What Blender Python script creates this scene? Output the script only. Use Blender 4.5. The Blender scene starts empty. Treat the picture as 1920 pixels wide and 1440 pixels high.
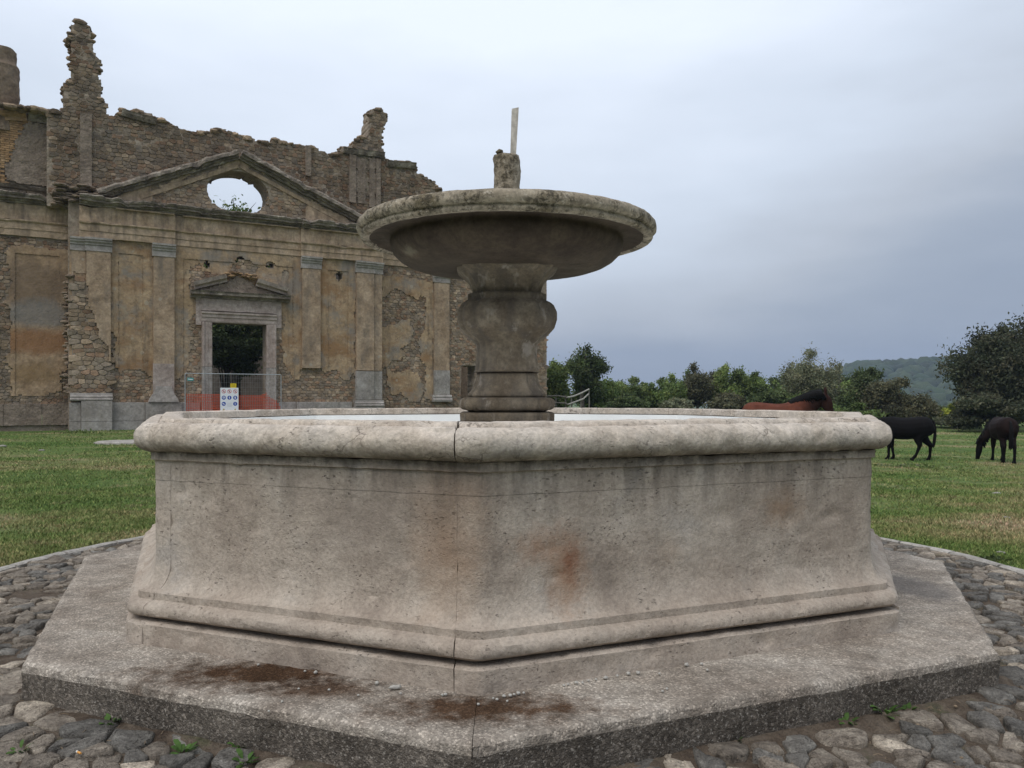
import bpy, math, random
import numpy as np
from mathutils import Vector, noise, Matrix
random.seed(7); rng = np.random.default_rng(7)
sc = bpy.context.scene
COL = sc.collection
F = 1500.0; HY = 746.0; CX = 960.0; CAMZ = 1.515

# ------------------------------------------------------------------ camera
cam = bpy.data.objects.new('camera', bpy.data.cameras.new('camera')); COL.objects.link(cam)
cam.location = (0, 0, CAMZ); cam.rotation_euler = (math.radians(90), 0, 0)
cam.data.sensor_width = 36; cam.data.lens = 36 * F / 1920
cam.data.shift_y = (HY - 720) / 1920
cam.data.clip_start = 0.05; cam.data.clip_end = 6000
sc.camera = cam
sc.render.resolution_x = 1024; sc.render.resolution_y = 768

# ------------------------------------------------------------------ world (overcast)
SUN_EL, SUN_AZ = math.radians(56), math.radians(215)      # azimuth clockwise from +Y: behind the camera, to the left
W = bpy.data.worlds.new('World'); sc.world = W; W.use_nodes = True
nt = W.node_tree; nt.nodes.clear()
def wn(t, **k):
    n = nt.nodes.new(t)
    for a, b in k.items(): setattr(n, a, b)
    return n
def wmath(op, a, b=None, clamp=False):
    n = wn('ShaderNodeMath', operation=op, use_clamp=clamp)
    for i, s in enumerate((a, b)):
        if s is None: continue
        if isinstance(s, (int, float)): n.inputs[i].default_value = s
        else: nt.links.new(s, n.inputs[i])
    return n.outputs[0]
wout = wn('ShaderNodeOutputWorld'); bg = wn('ShaderNodeBackground'); bg.inputs[1].default_value = 1.0
sky = wn('ShaderNodeTexSky', sky_type='NISHITA', sun_disc=False)
sky.sun_elevation = SUN_EL; sky.sun_rotation = SUN_AZ; sky.air_density = 1.5; sky.dust_density = 3
tc = wn('ShaderNodeTexCoord')
nrm = wn('ShaderNodeVectorMath', operation='NORMALIZE'); nt.links.new(tc.outputs['Generated'], nrm.inputs[0])
sep = wn('ShaderNodeSeparateXYZ'); nt.links.new(nrm.outputs[0], sep.inputs[0])
dot = wn('ShaderNodeVectorMath', operation='DOT_PRODUCT'); nt.links.new(nrm.outputs[0], dot.inputs[0])
dot.inputs[1].default_value = Vector((-.09, .8, .6)).normalized()
g = wn('ShaderNodeMapRange', interpolation_type='SMOOTHSTEP'); nt.links.new(dot.outputs['Value'], g.inputs[0])
g.inputs[1].default_value = .70; g.inputs[2].default_value = 1.0
mp = wn('ShaderNodeMapping'); mp.inputs['Scale'].default_value = (1.2, 1.2, 4.2); mp.inputs['Rotation'].default_value = (.12, .1, 0)
nt.links.new(nrm.outputs[0], mp.inputs[0])
nz = wn('ShaderNodeTexNoise'); nz.inputs['Scale'].default_value = 2.1; nz.inputs['Detail'].default_value = 6; nz.inputs['Roughness'].default_value = .5
nt.links.new(mp.outputs[0], nz.inputs[0])
zp = wmath('MULTIPLY', wmath('MAXIMUM', sep.outputs[2], 0.0), .45 / .42)
t = wmath('ADD', wmath('MULTIPLY', g.outputs[0], .50), wmath('MINIMUM', zp, .95))
t = wmath('ADD', t, wmath('MULTIPLY', wmath('SUBTRACT', nz.outputs[0], .5), .75), clamp=True)
cr = wn('ShaderNodeValToRGB'); nt.links.new(t, cr.inputs[0])
els = cr.color_ramp.elements
els[0].position = 0; els[0].color = (.27, .31, .385, 1)
els[1].position = 1; els[1].color = (.74, .80, .90, 1)
for p, c in ((.14, (.32, .36, .43)), (.30, (.42, .455, .515)), (.62, (.57, .63, .72))):
    e = els.new(p); e.color = c + (1,)
skm = wn('ShaderNodeMixRGB', blend_type='MULTIPLY'); skm.inputs[0].default_value = 1; skm.inputs[2].default_value = (.10, .10, .10, 1)
nt.links.new(sky.outputs[0], skm.inputs[1])
mx = wn('ShaderNodeMixRGB'); mx.inputs[0].default_value = .93
nt.links.new(skm.outputs[0], mx.inputs[1]); nt.links.new(cr.outputs[0], mx.inputs[2])
nt.links.new(mx.outputs[0], bg.inputs[0]); nt.links.new(bg.outputs[0], wout.inputs[0])

sl = bpy.data.lights.new('sun', 'SUN'); sl.energy = 1.35; sl.angle = math.radians(45); sl.color = (1, .96, .9)
so = bpy.data.objects.new('sun', sl); COL.objects.link(so)
sd = Vector((math.sin(SUN_AZ) * math.cos(SUN_EL), math.cos(SUN_AZ) * math.cos(SUN_EL), math.sin(SUN_EL)))
so.rotation_euler = sd.to_track_quat('Z', 'Y').to_euler(); so.location = sd * 50
vs = sc.view_settings; vs.view_transform = 'Standard'; vs.look = 'None'; vs.gamma = 1; vs.use_curve_mapping = False; vs.exposure = 0.44

# ------------------------------------------------------------------ helpers
def tag(o, label=None, cat=None, group=None, kind=None):
    if label: o['label'] = label
    if cat: o['category'] = cat
    if group: o['group'] = group
    if kind: o['kind'] = kind
    return o
def thing(name, label, cat, loc=(0, 0, 0), rz=0, group=None, scale=None):
    o = bpy.data.objects.new(name, None); COL.objects.link(o)
    o.location = loc; o.rotation_euler = (0, 0, rz); o.empty_display_size = .2
    if scale: o.scale = (scale,) * 3
    return tag(o, label, cat, group)
def link_mesh(name, me, m, parent=None, smooth=False):
    o = bpy.data.objects.new(name, me); COL.objects.link(o)
    if m is not None:
        for mm in (m if isinstance(m, (list, tuple)) else [m]): me.materials.append(mm)
    if parent is not None: o.parent = parent
    if smooth:
        me.polygons.foreach_set('use_smooth', [True] * len(me.polygons))
        if smooth == 2: me.set_sharp_from_angle(angle=math.radians(38))
    return o
class MB:
    def __init__(s): s.v = []; s.f = []; s.c = []; s.m = []
    def add(s, vs, fs, tint=(1, 1, 1), mi=0):
        b = len(s.v); s.v.extend(vs)
        for f in fs: s.f.append([i + b for i in f]); s.c.append(tint); s.m.append(mi)
    def box(s, x0, x1, y0, y1, z0, z1, tint=(1, 1, 1), mi=0):
        v = [(x, y, z) for z in (z0, z1) for y in (y0, y1) for x in (x0, x1)]
        s.add(v, [(0, 2, 3, 1), (4, 5, 7, 6), (0, 1, 5, 4), (2, 6, 7, 3), (0, 4, 6, 2), (1, 3, 7, 5)], tint, mi)
    def tube(s, pts, rad, n=6, tint=(1, 1, 1), cap=True, mi=0):
        pts = [Vector(p) for p in pts]; R = []
        up = None
        for i, p in enumerate(pts):
            d = (pts[min(i + 1, len(pts) - 1)] - pts[max(i - 1, 0)]).normalized()
            if up is None: up = d.orthogonal().normalized()
            a = (up - d * up.dot(d)).normalized(); up = a; b = d.cross(a)
            r = rad[i] if isinstance(rad, (list, tuple)) else rad
            R.append([tuple(p + (a * math.cos(2 * math.pi * k / n) + b * math.sin(2 * math.pi * k / n)) * r) for k in range(n)])
        vs = [q for ring in R for q in ring]; fs = []
        for i in range(len(pts) - 1):
            for k in range(n):
                fs.append((i * n + k, i * n + (k + 1) % n, (i + 1) * n + (k + 1) % n, (i + 1) * n + k))
        if cap: fs += [tuple(range(n))[::-1], tuple((len(pts) - 1) * n + k for k in range(n))]
        s.add(vs, fs, tint, mi)
    def mesh(s, name):
        me = bpy.data.meshes.new(name); me.from_pydata(s.v, [], s.f); me.update()
        att = me.attributes.new('tint', 'FLOAT_COLOR', 'FACE')
        att.data.foreach_set('color', [x for c in s.c for x in (c[0], c[1], c[2], 1)])
        if any(s.m): me.polygons.foreach_set('material_index', s.m)
        return me
    def build(s, name, m, parent=None, smooth=False):
        return link_mesh(name, s.mesh(name), m, parent, smooth)
def np_mesh(name, V, Fq, tint=None):
    """V (n,3), Fq (m,k) all faces same size k; tint (m,3)"""
    me = bpy.data.meshes.new(name); V = np.asarray(V, np.float32); Fq = np.asarray(Fq, np.int32); k = Fq.shape[1]
    me.vertices.add(len(V)); me.vertices.foreach_set('co', V.ravel())
    me.loops.add(Fq.size); me.loops.foreach_set('vertex_index', Fq.ravel())
    me.polygons.add(len(Fq)); me.polygons.foreach_set('loop_start', np.arange(0, Fq.size, k, dtype=np.int32))
    me.update(calc_edges=True)
    if tint is not None:
        a = me.attributes.new('tint', 'FLOAT_COLOR', 'FACE')
        a.data.foreach_set('color', np.c_[tint, np.ones(len(tint))].astype(np.float32).ravel())
    return me
def nz3(x, y, z, s=1.0, o=0.0): return noise.noise(Vector((x * s + o, y * s + o * 1.7, z * s - o)))
def fbm(x, y, z, s=1.0, o=0.0): return nz3(x, y, z, s, o) + .5 * nz3(x, y, z, s * 2.1, o + 9) + .25 * nz3(x, y, z, s * 4.3, o + 21)

def gp(x, y, z=0.0):
    Z = (CAMZ - z) * F / (y - HY); return Vector(((x - CX) / F * Z, Z, z))
def at(x, y, Z): return Vector(((x - CX) / F * Z, Z, CAMZ + (HY - y) / F * Z))

# ------------------------------------------------------------------ materials
def newmat(name, rough=.9, spec=.25):
    m = bpy.data.materials.new(name); m.use_nodes = True
    n = m.node_tree.nodes; b = n['Principled BSDF']; b.inputs['Roughness'].default_value = rough
    b.inputs['Specular IOR Level'].default_value = spec
    return m, m.node_tree, b
class G:
    """tiny node-graph helper"""
    def __init__(s, nt_): s.t = nt_; s.tc = nt_.nodes.new('ShaderNodeTexCoord'); s.obj = s.tc.outputs['Object']
    def n(s, ty, **k):
        x = s.t.nodes.new(ty)
        for a, b in k.items(): setattr(x, a, b)
        return x
    def l(s, a, b): s.t.links.new(a, b)
    def map(s, v=None, scale=(1, 1, 1), loc=(0, 0, 0), rot=(0, 0, 0)):
        x = s.n('ShaderNodeMapping'); x.inputs['Scale'].default_value = scale; x.inputs['Location'].default_value = loc; x.inputs['Rotation'].default_value = rot
        s.l(v or s.obj, x.inputs[0]); return x.outputs[0]
    def noise(s, scale, det=4, rough=.55, v=None, dist=0, col=False):
        x = s.n('ShaderNodeTexNoise'); x.inputs['Scale'].default_value = scale; x.inputs['Detail'].default_value = det
        x.inputs['Roughness'].default_value = rough; x.inputs['Distortion'].default_value = dist
        s.l(v or s.obj, x.inputs['Vector']); return x.outputs[1 if col else 0]
    def vor(s, scale, v=None, feat='F1', col=False, rnd=1):
        x = s.n('ShaderNodeTexVoronoi', feature=feat); x.inputs['Scale'].default_value = scale; x.inputs['Randomness'].default_value = rnd
        s.l(v or s.obj, x.inputs['Vector']); return x.outputs[1 if col else 0]
    def ramp(s, f, *st):
        x = s.n('ShaderNodeValToRGB'); e = x.color_ramp.elements
        def c(q): return (q, q, q, 1) if isinstance(q, (int, float)) else tuple(q) + (1,)
        e[0].position = st[0][0]; e[0].color = c(st[0][1]); e[1].position = st[-1][0]; e[1].color = c(st[-1][1])
        for p, q in st[1:-1]: k = e.new(p); k.color = c(q)
        s.l(f, x.inputs[0]); return x.outputs[0]
    def mix(s, f, a, b, mode='MIX'):
        x = s.n('ShaderNodeMixRGB', blend_type=mode)
        for i, q in enumerate((f, a, b)):
            if isinstance(q, (int, float)): x.inputs[i].default_value = q if i == 0 else (q, q, q, 1)
            elif isinstance(q, tuple): x.inputs[i].default_value = q + (1,)
            else: s.l(q, x.inputs[i])
        return x.outputs[0]
    def math(s, op, a, b=None, clamp=False):
        x = s.n('ShaderNodeMath', operation=op, use_clamp=clamp)
        for i, q in enumerate((a, b)):
            if q is None: continue
            if isinstance(q, (int, float)): x.inputs[i].default_value = q
            else: s.l(q, x.inputs[i])
        return x.outputs[0]
    def attr(s, name='tint'):
        x = s.n('ShaderNodeAttribute', attribute_name=name); return x.outputs['Color']
    def xyz(s, v=None):
        x = s.n('ShaderNodeSeparateXYZ'); s.l(v or s.obj, x.inputs[0]); return x.outputs
    def bump(s, h, strength, dist, b):
        x = s.n('ShaderNodeBump'); x.inputs['Strength'].default_value = strength; x.inputs['Distance'].default_value = dist
        s.l(h, x.inputs['Height'])
        prev = b.inputs['Normal']
        if prev.is_linked: s.l(prev.links[0].from_socket, x.inputs['Normal'])
        s.l(x.outputs[0], b.inputs['Normal'])
    def blob(s, c, r, wob=.5, wscale=6.0, lo=.55):
        """soft ragged ellipsoid mask around c (object coords)"""
        m = s.map(scale=(1 / r[0], 1 / r[1], 1 / r[2]), loc=(-c[0] / r[0], -c[1] / r[1], -c[2] / r[2]))
        x = s.n('ShaderNodeVectorMath', operation='LENGTH'); s.l(m, x.inputs[0])
        d = s.math('ADD', x.outputs['Value'], s.math('MULTIPLY', s.math('SUBTRACT', s.noise(wscale, 8, .72), .5), wob * 3))
        return s.ramp(d, (lo, 1.0), (1.0, 0.0))

def stone_like(name, cols, scale, pit=0.0, pitscale=60, bump=.6, bdist=.01, tint=False, rough=.92, streak=None, fine=40, extra=None, mott=.7):
    m, t_, b = newmat(name, rough); g_ = G(t_)
    st = [(.28 + .44 * i / (len(cols) - 1), c) for i, c in enumerate(cols)]
    c = g_.ramp(g_.noise(scale, 6, .6, dist=.4), *st)
    f2 = g_.noise(fine, 4, .7)
    c = g_.mix(.55, c, g_.ramp(f2, (.3, .62), (.7, 1.38)), 'MULTIPLY')
    c = g_.mix(mott, c, g_.ramp(g_.noise(scale * 3.3, 7, .72, dist=.5, v=g_.map(loc=(7, 3, 5))), (.33, .66), (.5, 1.0), (.67, 1.3)), 'MULTIPLY')
    if streak:
        sm = g_.map(scale=(1, 1, streak[0])); sn = g_.noise(streak[1], 4, .6, v=sm)
        c = g_.mix(g_.ramp(sn, (.5, 0.0), (.72, streak[2])), c, streak[3])
    h = f2
    if pit:
        pm = g_.noise(pitscale, 3, .6, v=g_.map(scale=(1, 1, 1.8)))
        pk = g_.ramp(pm, (.60, 0.0), (.70, 1.0))
        gate = g_.ramp(g_.noise(3.7, 6, .7, dist=.6), (.46, .03), (.6, 1.0))
        pk = g_.math('MULTIPLY', pk, gate)
        c = g_.mix(g_.math('MULTIPLY', pk, pit), c, (.05, .042, .035))
        h = g_.math('SUBTRACT', f2, g_.math('MULTIPLY', pk, .9))
    if tint: c = g_.mix(1.0, c, g_.attr(), 'MULTIPLY')
    if extra: c = extra(g_, c, b)
    g_.l(c, b.inputs['Base Color'])
    g_.bump(g_.noise(scale * 4, 5, .6), bump * .7, bdist * 3, b)
    g_.bump(h, bump, bdist, b)
    return m
def flat(name, c, rough=.6, metal=0, spec=.15, var=.15, sc_=20):
    m, t_, b = newmat(name, rough, spec); g_ = G(t_)
    b.inputs['Metallic'].default_value = metal
    cc = g_.mix(1.0, c, g_.ramp(g_.noise(sc_, 4, .6), (.3, 1 - var), (.7, 1 + var)), 'MULTIPLY')
    g_.l(cc, b.inputs['Base Color']); return m

# ------------------------------------------------------------------ fountain plan
FC = Vector((-.043, 6.47, 0)); TH = math.radians(22.7)
Ls, Ss = 2.50, 2.06; HW = (Ls + Ss * math.sqrt(2)) / 2
_loc = [(-Ls / 2, -HW), (Ls / 2, -HW), (HW, -Ls / 2), (HW, Ls / 2), (Ls / 2, HW), (-Ls / 2, HW), (-HW, Ls / 2), (-HW, -Ls / 2)]
def _r(p): return Vector((p[0] * math.cos(TH) - p[1] * math.sin(TH), p[0] * math.sin(TH) + p[1] * math.cos(TH)))
OV = [_r(p) for p in _loc]                         # plan vertices relative to FC
ON = []                                            # outward normals of side k (V_k -> V_k+1)
for k in range(8):
    d_ = (OV[(k + 1) % 8] - OV[k]).normalized(); ON.append(Vector((d_.y, -d_.x)))
def overt(k, dl):
    n1, n2 = ON[(k - 1) % 8], ON[k % 8]
    return OV[k % 8] - (n1 + n2) * (dl / (1 + n1.dot(n2)))
def opt(k, f, dl):
    a, b_ = overt(k, dl), overt(k + 1, dl); return a.lerp(b_, f)
def side_len(k): return (OV[(k + 1) % 8] - OV[k % 8]).length
def ray_side(px, py, k, dl):
    """world point (relative to FC) where the pixel ray meets the vertical face of side k at offset dl"""
    dr = Vector(((px - CX) / F, 1.0)); n = ON[k]; c = n.dot(overt(k, dl)); o = -Vector((FC.x, FC.y))
    tt = (c - n.dot(o)) / n.dot(dr); p = o + dr * tt
    return Vector((p.x, p.y, CAMZ + (HY - py) / F * tt))

def densify(prof, step):
    out = [prof[0]]
    for a, b_ in zip(prof, prof[1:]):
        n = max(1, int(math.hypot(b_[0] - a[0], b_[1] - a[1]) / step))
        for i in range(1, n + 1): out.append((a[0] + (b_[0] - a[0]) * i / n, a[1] + (b_[1] - a[1]) * i / n))
    return out
def sweep(path, prof, amp=.004, o=0.0, step=.016, chip=0.0, low=0.0):
    """path: list of (side,frac,roundoff); prof: list of (delta,z). returns verts (relative FC), faces incl. end caps"""
    prof = densify(prof, step); P = len(prof); V = []; Fa = []
    for (k, f, ro) in path:
        for (dl, z) in prof:
            p = opt(k, f, dl + ro)
            a = amp * fbm(p.x, p.y, z, 7, o) + amp * .5 * nz3(p.x, p.y, z, 38, o)
            if low: a += low * fbm(p.x, p.y, z, 1.6, o + 50)
            c = 0
            if chip:
                q = nz3(p.x, p.y, z, 11, o + 77)
                if q > .32: c = (q - .32) * chip
            n = ON[k]
            V.append((p.x + n.x * (a - c), p.y + n.y * (a - c), z + (a - c) * .6))
    for i in range(len(path) - 1):
        for j in range(P - 1): Fa.append((i * P + j, (i + 1) * P + j, (i + 1) * P + j + 1, i * P + j + 1))
    n0 = len(V); e = (len(path) - 1) * P; V += V[:P] + V[e:e + P]
    Fa.append(tuple(range(n0, n0 + P))); Fa.append(tuple(range(n0 + P, n0 + 2 * P))[::-1])
    return V, Fa
def path_for(segs, step_fn):
    """segs: list of (side, f0, f1); puts rounded corner between consecutive segments"""
    out = []
    for i, (k, f0, f1) in enumerate(segs):
        L = side_len(k); n = max(2, int((f1 - f0) * L / step_fn(k)))
        fs = [f0 + (f1 - f0) * j / n for j in range(n + 1)]
        c_ = .028 / L
        if i > 0: fs = [c_] + [f for f in fs if f > c_ * 1.4]
        if i < len(segs) - 1: fs = [f for f in fs if f < 1 - c_ * 1.4] + [1 - c_]
        out += [(k, f, 0) for f in fs]
        if i < len(segs) - 1:
            out.append((k, 1.0, .007))
    return out
def stepf(k): return .03 if k in (0, 7) else (.06 if k in (1, 6) else .12)

# ------------------------------------------------------------------ fountain materials
def rel(p): return (p.x, p.y, p.z)
st1 = ray_side(1062, 1075, 0, .14); st1b = ray_side(1012, 1022, 0, .14); st2 = ray_side(1470, 948, 0, .14); st3 = ray_side(1262, 1030, 0, .14)
st4 = ray_side(835, 1010, 7, .14); st5 = ray_side(700, 960, 7, .14)
def basin_extra(g_, c, b):
    def blobmix(c, p, r, col, k, wob=.5, ws=7, lo=.05):
        return g_.mix(g_.math('MULTIPLY', g_.blob(rel(p), r, wob, ws, lo), k), c, col)
    c = blobmix(c, st4, (.24, .24, .46), (.33, .21, .13), .62, .45, 6)
    c = blobmix(c, st5, (.6, .6, .35), (.17, .135, .11), .5, .6, 4)
    c = blobmix(c, st1, (.15, .15, .30), (.30, .165, .09), .7, .5, 14)
    c = blobmix(c, st1 + Vector((.02, 0, .05)), (.06, .06, .12), (.21, .085, .042), .75, .8, 24)
    c = blobmix(c, st1b, (.17, .17, .12), (.31, .18, .11), .65, .6, 16)
    c = blobmix(c, st2, (.16, .16, .14), (.31, .19, .11), .6, .6, 14)
    c = blobmix(c, st3, (.09, .09, .10), (.31, .22, .15), .35)
    # run-off stains below the rim: irregular vertical streaks
    z = g_.xyz()[2]
    mr = g_.n('ShaderNodeMapRange'); mr.inputs[1].default_value = .85; mr.inputs[2].default_value = 1.20; g_.l(z, mr.inputs[0])
    vs_ = g_.noise(9, 4, .6, v=g_.map(scale=(1, 1, .16)))
    k = g_.math('MULTIPLY', g_.ramp(vs_, (.47, 0.0), (.62, 1.0)), g_.math('MULTIPLY', mr.outputs[0], .6))
    c = g_.mix(k, c, (.10, .082, .066))
    # lichen / soot crust in ragged patches around the lower roll of the rim
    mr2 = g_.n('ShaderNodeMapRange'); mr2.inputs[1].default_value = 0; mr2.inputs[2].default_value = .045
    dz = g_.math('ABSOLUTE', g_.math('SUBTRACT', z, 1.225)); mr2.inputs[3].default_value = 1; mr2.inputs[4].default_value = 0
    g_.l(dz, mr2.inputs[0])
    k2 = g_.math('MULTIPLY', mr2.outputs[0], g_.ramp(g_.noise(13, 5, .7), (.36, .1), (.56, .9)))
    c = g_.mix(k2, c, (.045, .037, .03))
    return c
M_basin = stone_like('basin_travertine', [(.255, .205, .165), (.368, .305, .248), (.445, .38, .315), (.39, .35, .31)], 1.8, pit=.7, pitscale=42, bump=.8, bdist=.008, streak=(.35, 3.0, .45, (.22, .18, .145)), fine=55, mott=.38, extra=basin_extra)
def rim_extra(g_, c, b):
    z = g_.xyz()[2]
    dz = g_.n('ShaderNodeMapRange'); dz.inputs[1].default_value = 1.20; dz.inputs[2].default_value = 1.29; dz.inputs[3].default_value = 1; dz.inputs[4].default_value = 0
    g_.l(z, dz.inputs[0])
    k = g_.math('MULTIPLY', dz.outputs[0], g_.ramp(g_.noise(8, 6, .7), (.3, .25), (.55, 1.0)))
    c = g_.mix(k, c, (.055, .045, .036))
    v = g_.vor(9, feat='DISTANCE_TO_EDGE', v=g_.mix(.1, g_.obj, g_.noise(12, 3, .6, col=True)))
    ck = g_.math('MULTIPLY', g_.ramp(v, (0, 1.0), (.035, 0.0)), g_.ramp(g_.noise(3.1, 3, .5), (.5, 0.0), (.62, .75)))
    c = g_.mix(ck, c, (.07, .055, .045))
    return c
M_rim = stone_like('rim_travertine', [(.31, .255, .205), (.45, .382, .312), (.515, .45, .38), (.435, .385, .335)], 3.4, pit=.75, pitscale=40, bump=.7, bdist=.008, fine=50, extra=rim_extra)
def dish_extra(g_, c, b):
    c = g_.mix(g_.ramp(g_.noise(4.5, 6, .7), (.48, 0.0), (.62, .8)), c, (.11, .085, .045))
    k = g_.ramp(g_.noise(26, 7, .78), (.47, 0.0), (.56, .9)); gate = g_.ramp(g_.noise(4.5, 4, .6), (.38, .25), (.55, 1.0))
    c = g_.mix(g_.math('MULTIPLY', k, gate), c, (.05, .042, .03))
    k3 = g_.ramp(g_.noise(30, 5, .7, v=g_.map(loc=(3, 2, 1))), (.58, 0.0), (.66, .8))
    c = g_.mix(k3, c, (.46, .41, .33)); return c
M_dish = stone_like('dish_stone', [(.22, .18, .13), (.31, .262, .195), (.38, .33, .255)], 2.6, pit=.5, pitscale=50, bump=.7, bdist=.008, fine=40, extra=dish_extra)
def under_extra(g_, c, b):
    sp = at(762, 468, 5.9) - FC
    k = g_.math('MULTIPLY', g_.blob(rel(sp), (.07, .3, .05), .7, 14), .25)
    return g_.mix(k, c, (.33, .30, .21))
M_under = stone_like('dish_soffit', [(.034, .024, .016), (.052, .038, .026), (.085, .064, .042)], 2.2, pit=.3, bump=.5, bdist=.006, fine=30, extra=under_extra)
def stem_extra(g_, c, b):
    vs_ = g_.noise(7, 5, .65, v=g_.map(scale=(1, 1, .2)))
    c = g_.mix(g_.ramp(vs_, (.45, 0.0), (.66, .75)), c, (.075, .065, .055))
    k3 = g_.ramp(g_.noise(9, 6, .7, v=g_.map(scale=(1, 1, .45), loc=(3, 2, 1))), (.56, 0.0), (.7, .6))
    return g_.mix(k3, c, (.36, .32, .27))
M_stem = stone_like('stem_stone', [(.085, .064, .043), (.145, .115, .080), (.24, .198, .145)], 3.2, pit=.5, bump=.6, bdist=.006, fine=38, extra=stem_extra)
M_white = flat('white_lining', (.86, .86, .83), .55, var=.05, sc_=3)
def agg(name, base, extra=None, con=.85, vs2=120):
    m, t_, b = newmat(name, .98, .08); g_ = G(t_)
    c = g_.ramp(g_.noise(2.5, 5, .6), *[(.3 + .2 * i, q) for i, q in enumerate(base)])
    vc = g_.vor(vs2, col=True); s_ = g_.xyz(vc)
    peb = g_.ramp(s_[0], (.0, .62), (.55, .92), (.82, 1.1), (.97, 1.7))
    c = g_.mix(con, c, peb, 'MULTIPLY')
    c = g_.mix(.8, c, g_.ramp(g_.noise(6, 7, .75, dist=.4), (.35, .7), (.65, 1.3)), 'MULTIPLY')
    c = g_.mix(.4, c, g_.ramp(g_.noise(25, 5, .7), (.3, .6), (.7, 1.4)), 'MULTIPLY')
    if extra: c = extra(g_, c, b)
    g_.l(c, b.inputs['Base Color'])
    g_.bump(g_.noise(14, 5, .7), .5, .03, b)
    g_.bump(g_.math('SUBTRACT', 1.0, g_.vor(120)), .6, .006, b)
    return m
s1 = gp(490, 1262, .215) - FC; s2 = gp(905, 1328, .215) - FC; s3 = gp(1400, 1205, .215) - FC; s4 = gp(1715, 1100, .215) - FC; s5 = gp(600, 1290, .215) - FC
def slab_extra(g_, c, b):
    c = g_.mix(g_.math('MULTIPLY', g_.blob(rel(s4), (.24, .5, .4), .3, 5), .55), c, (.12, .115, .115))
    for p, r, k in ((s1, (.72, .27, .4), .95), (s2, (.62, .22, .4), .93), (s5, (.35, .17, .3), .85), (s3, (.5, .15, .3), .45)):
        c = g_.mix(g_.math('MULTIPLY', g_.blob(rel(p), r, .6, 10, .3), k), c, (.20, .115, .065), 'MULTIPLY')
    return c
M_slab = agg('slab_aggregate', [(.22, .184, .150), (.31, .270, .226), (.40, .358, .308)], slab_extra)
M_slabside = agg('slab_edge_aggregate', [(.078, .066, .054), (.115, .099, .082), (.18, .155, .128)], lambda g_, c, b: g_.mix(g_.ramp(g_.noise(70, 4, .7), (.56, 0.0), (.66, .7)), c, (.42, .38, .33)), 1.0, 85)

# ------------------------------------------------------------------ fountain
fount = thing('octagonal_fountain', 'large octagonal stone fountain basin with a round dish raised on a baluster stem', 'fountain', FC)
JF = .115
long_sides = [0, 2, 4, 6]
def course(name, prof, mat_, joint_w=.0025, amp=.004, o=0., chip=0., low=0.):
    for k in range(8):
        if k in long_sides:
            pk, nk = (k - 1) % 8, (k + 1) % 8
            j1, j2 = JF / side_len(pk), JF / side_len(nk)
            segs = [(pk, 1 - j1 + joint_w / side_len(pk), 1.0), (k, 0.0, 1.0), (nk, 0.0, j2 - joint_w / side_len(nk))]
        else:
            j = JF / side_len(k); g_ = joint_w / side_len(k); segs = [(k, j + g_, 1 - j - g_)]
        V, Fa = sweep(path_for(segs, stepf), prof, amp, o + k * 3.1, .016 if k in (0, 1, 6, 7) else .05, chip, low)
        mb = MB(); mb.add(V, Fa); mb.build(name, mat_, fount, 2)
course('plinth_block', [(.26, .19), (.0, .19), (.0, .318), (.02, .328), (.26, .330)], M_basin, .003, .005, 1., .05, .012)
course('body_block', [(.26, .350), (.05, .350), (.025, .354), (.006, .368), (.0, .390), (.006, .412), (.025, .428), (.045, .434), (.056, .438), (.056, .474), (.072, .480), (.090, .492), (.108, .511), (.122, .536), (.132, .566), (.138, .60), (.14, .64), (.14, 1.0662), (.26, 1.0667)], M_basin, .0007, .0042, 20., .03)
course('frieze_block', [(.26, 1.067), (.1375, 1.0672), (.1375, 1.172), (.118, 1.178), (.116, 1.222), (.26, 1.224)], M_basin, .0007, .0042, 20., .03)
rimp = [(.26, 1.222), (.12, 1.224)] + [(.11 + .082 * math.cos(a), 1.303 + .078 * math.sin(a)) for a in [math.radians(q) for q in range(262, 88, -12)]] + [(.142, 1.378), (.150, 1.366), (.155, 1.382), (.162, 1.396), (.172, 1.402), (.265, 1.404), (.28, 1.395), (.283, 1.343), (.26, 1.34), (.26, 1.222)]
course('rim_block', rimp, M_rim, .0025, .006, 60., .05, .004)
mb = MB()
for k in range(8):
    a, b_ = overt(k, .291), overt(k + 1, .291); c_, d_ = overt(k, .268), overt(k + 1, .268)
    mb.add([(a.x, a.y, .85), (b_.x, b_.y, .85), (b_.x, b_.y, 1.334), (a.x, a.y, 1.334), (c_.x, c_.y, 1.334), (d_.x, d_.y, 1.334)], [(1, 0, 3, 2), (3, 4, 5, 2)])
mb.add([(overt(k, .292).x, overt(k, .292).y, .86) for k in range(8)], [tuple(range(8))])
mb.build('white_lining', M_white, fount)

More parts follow.
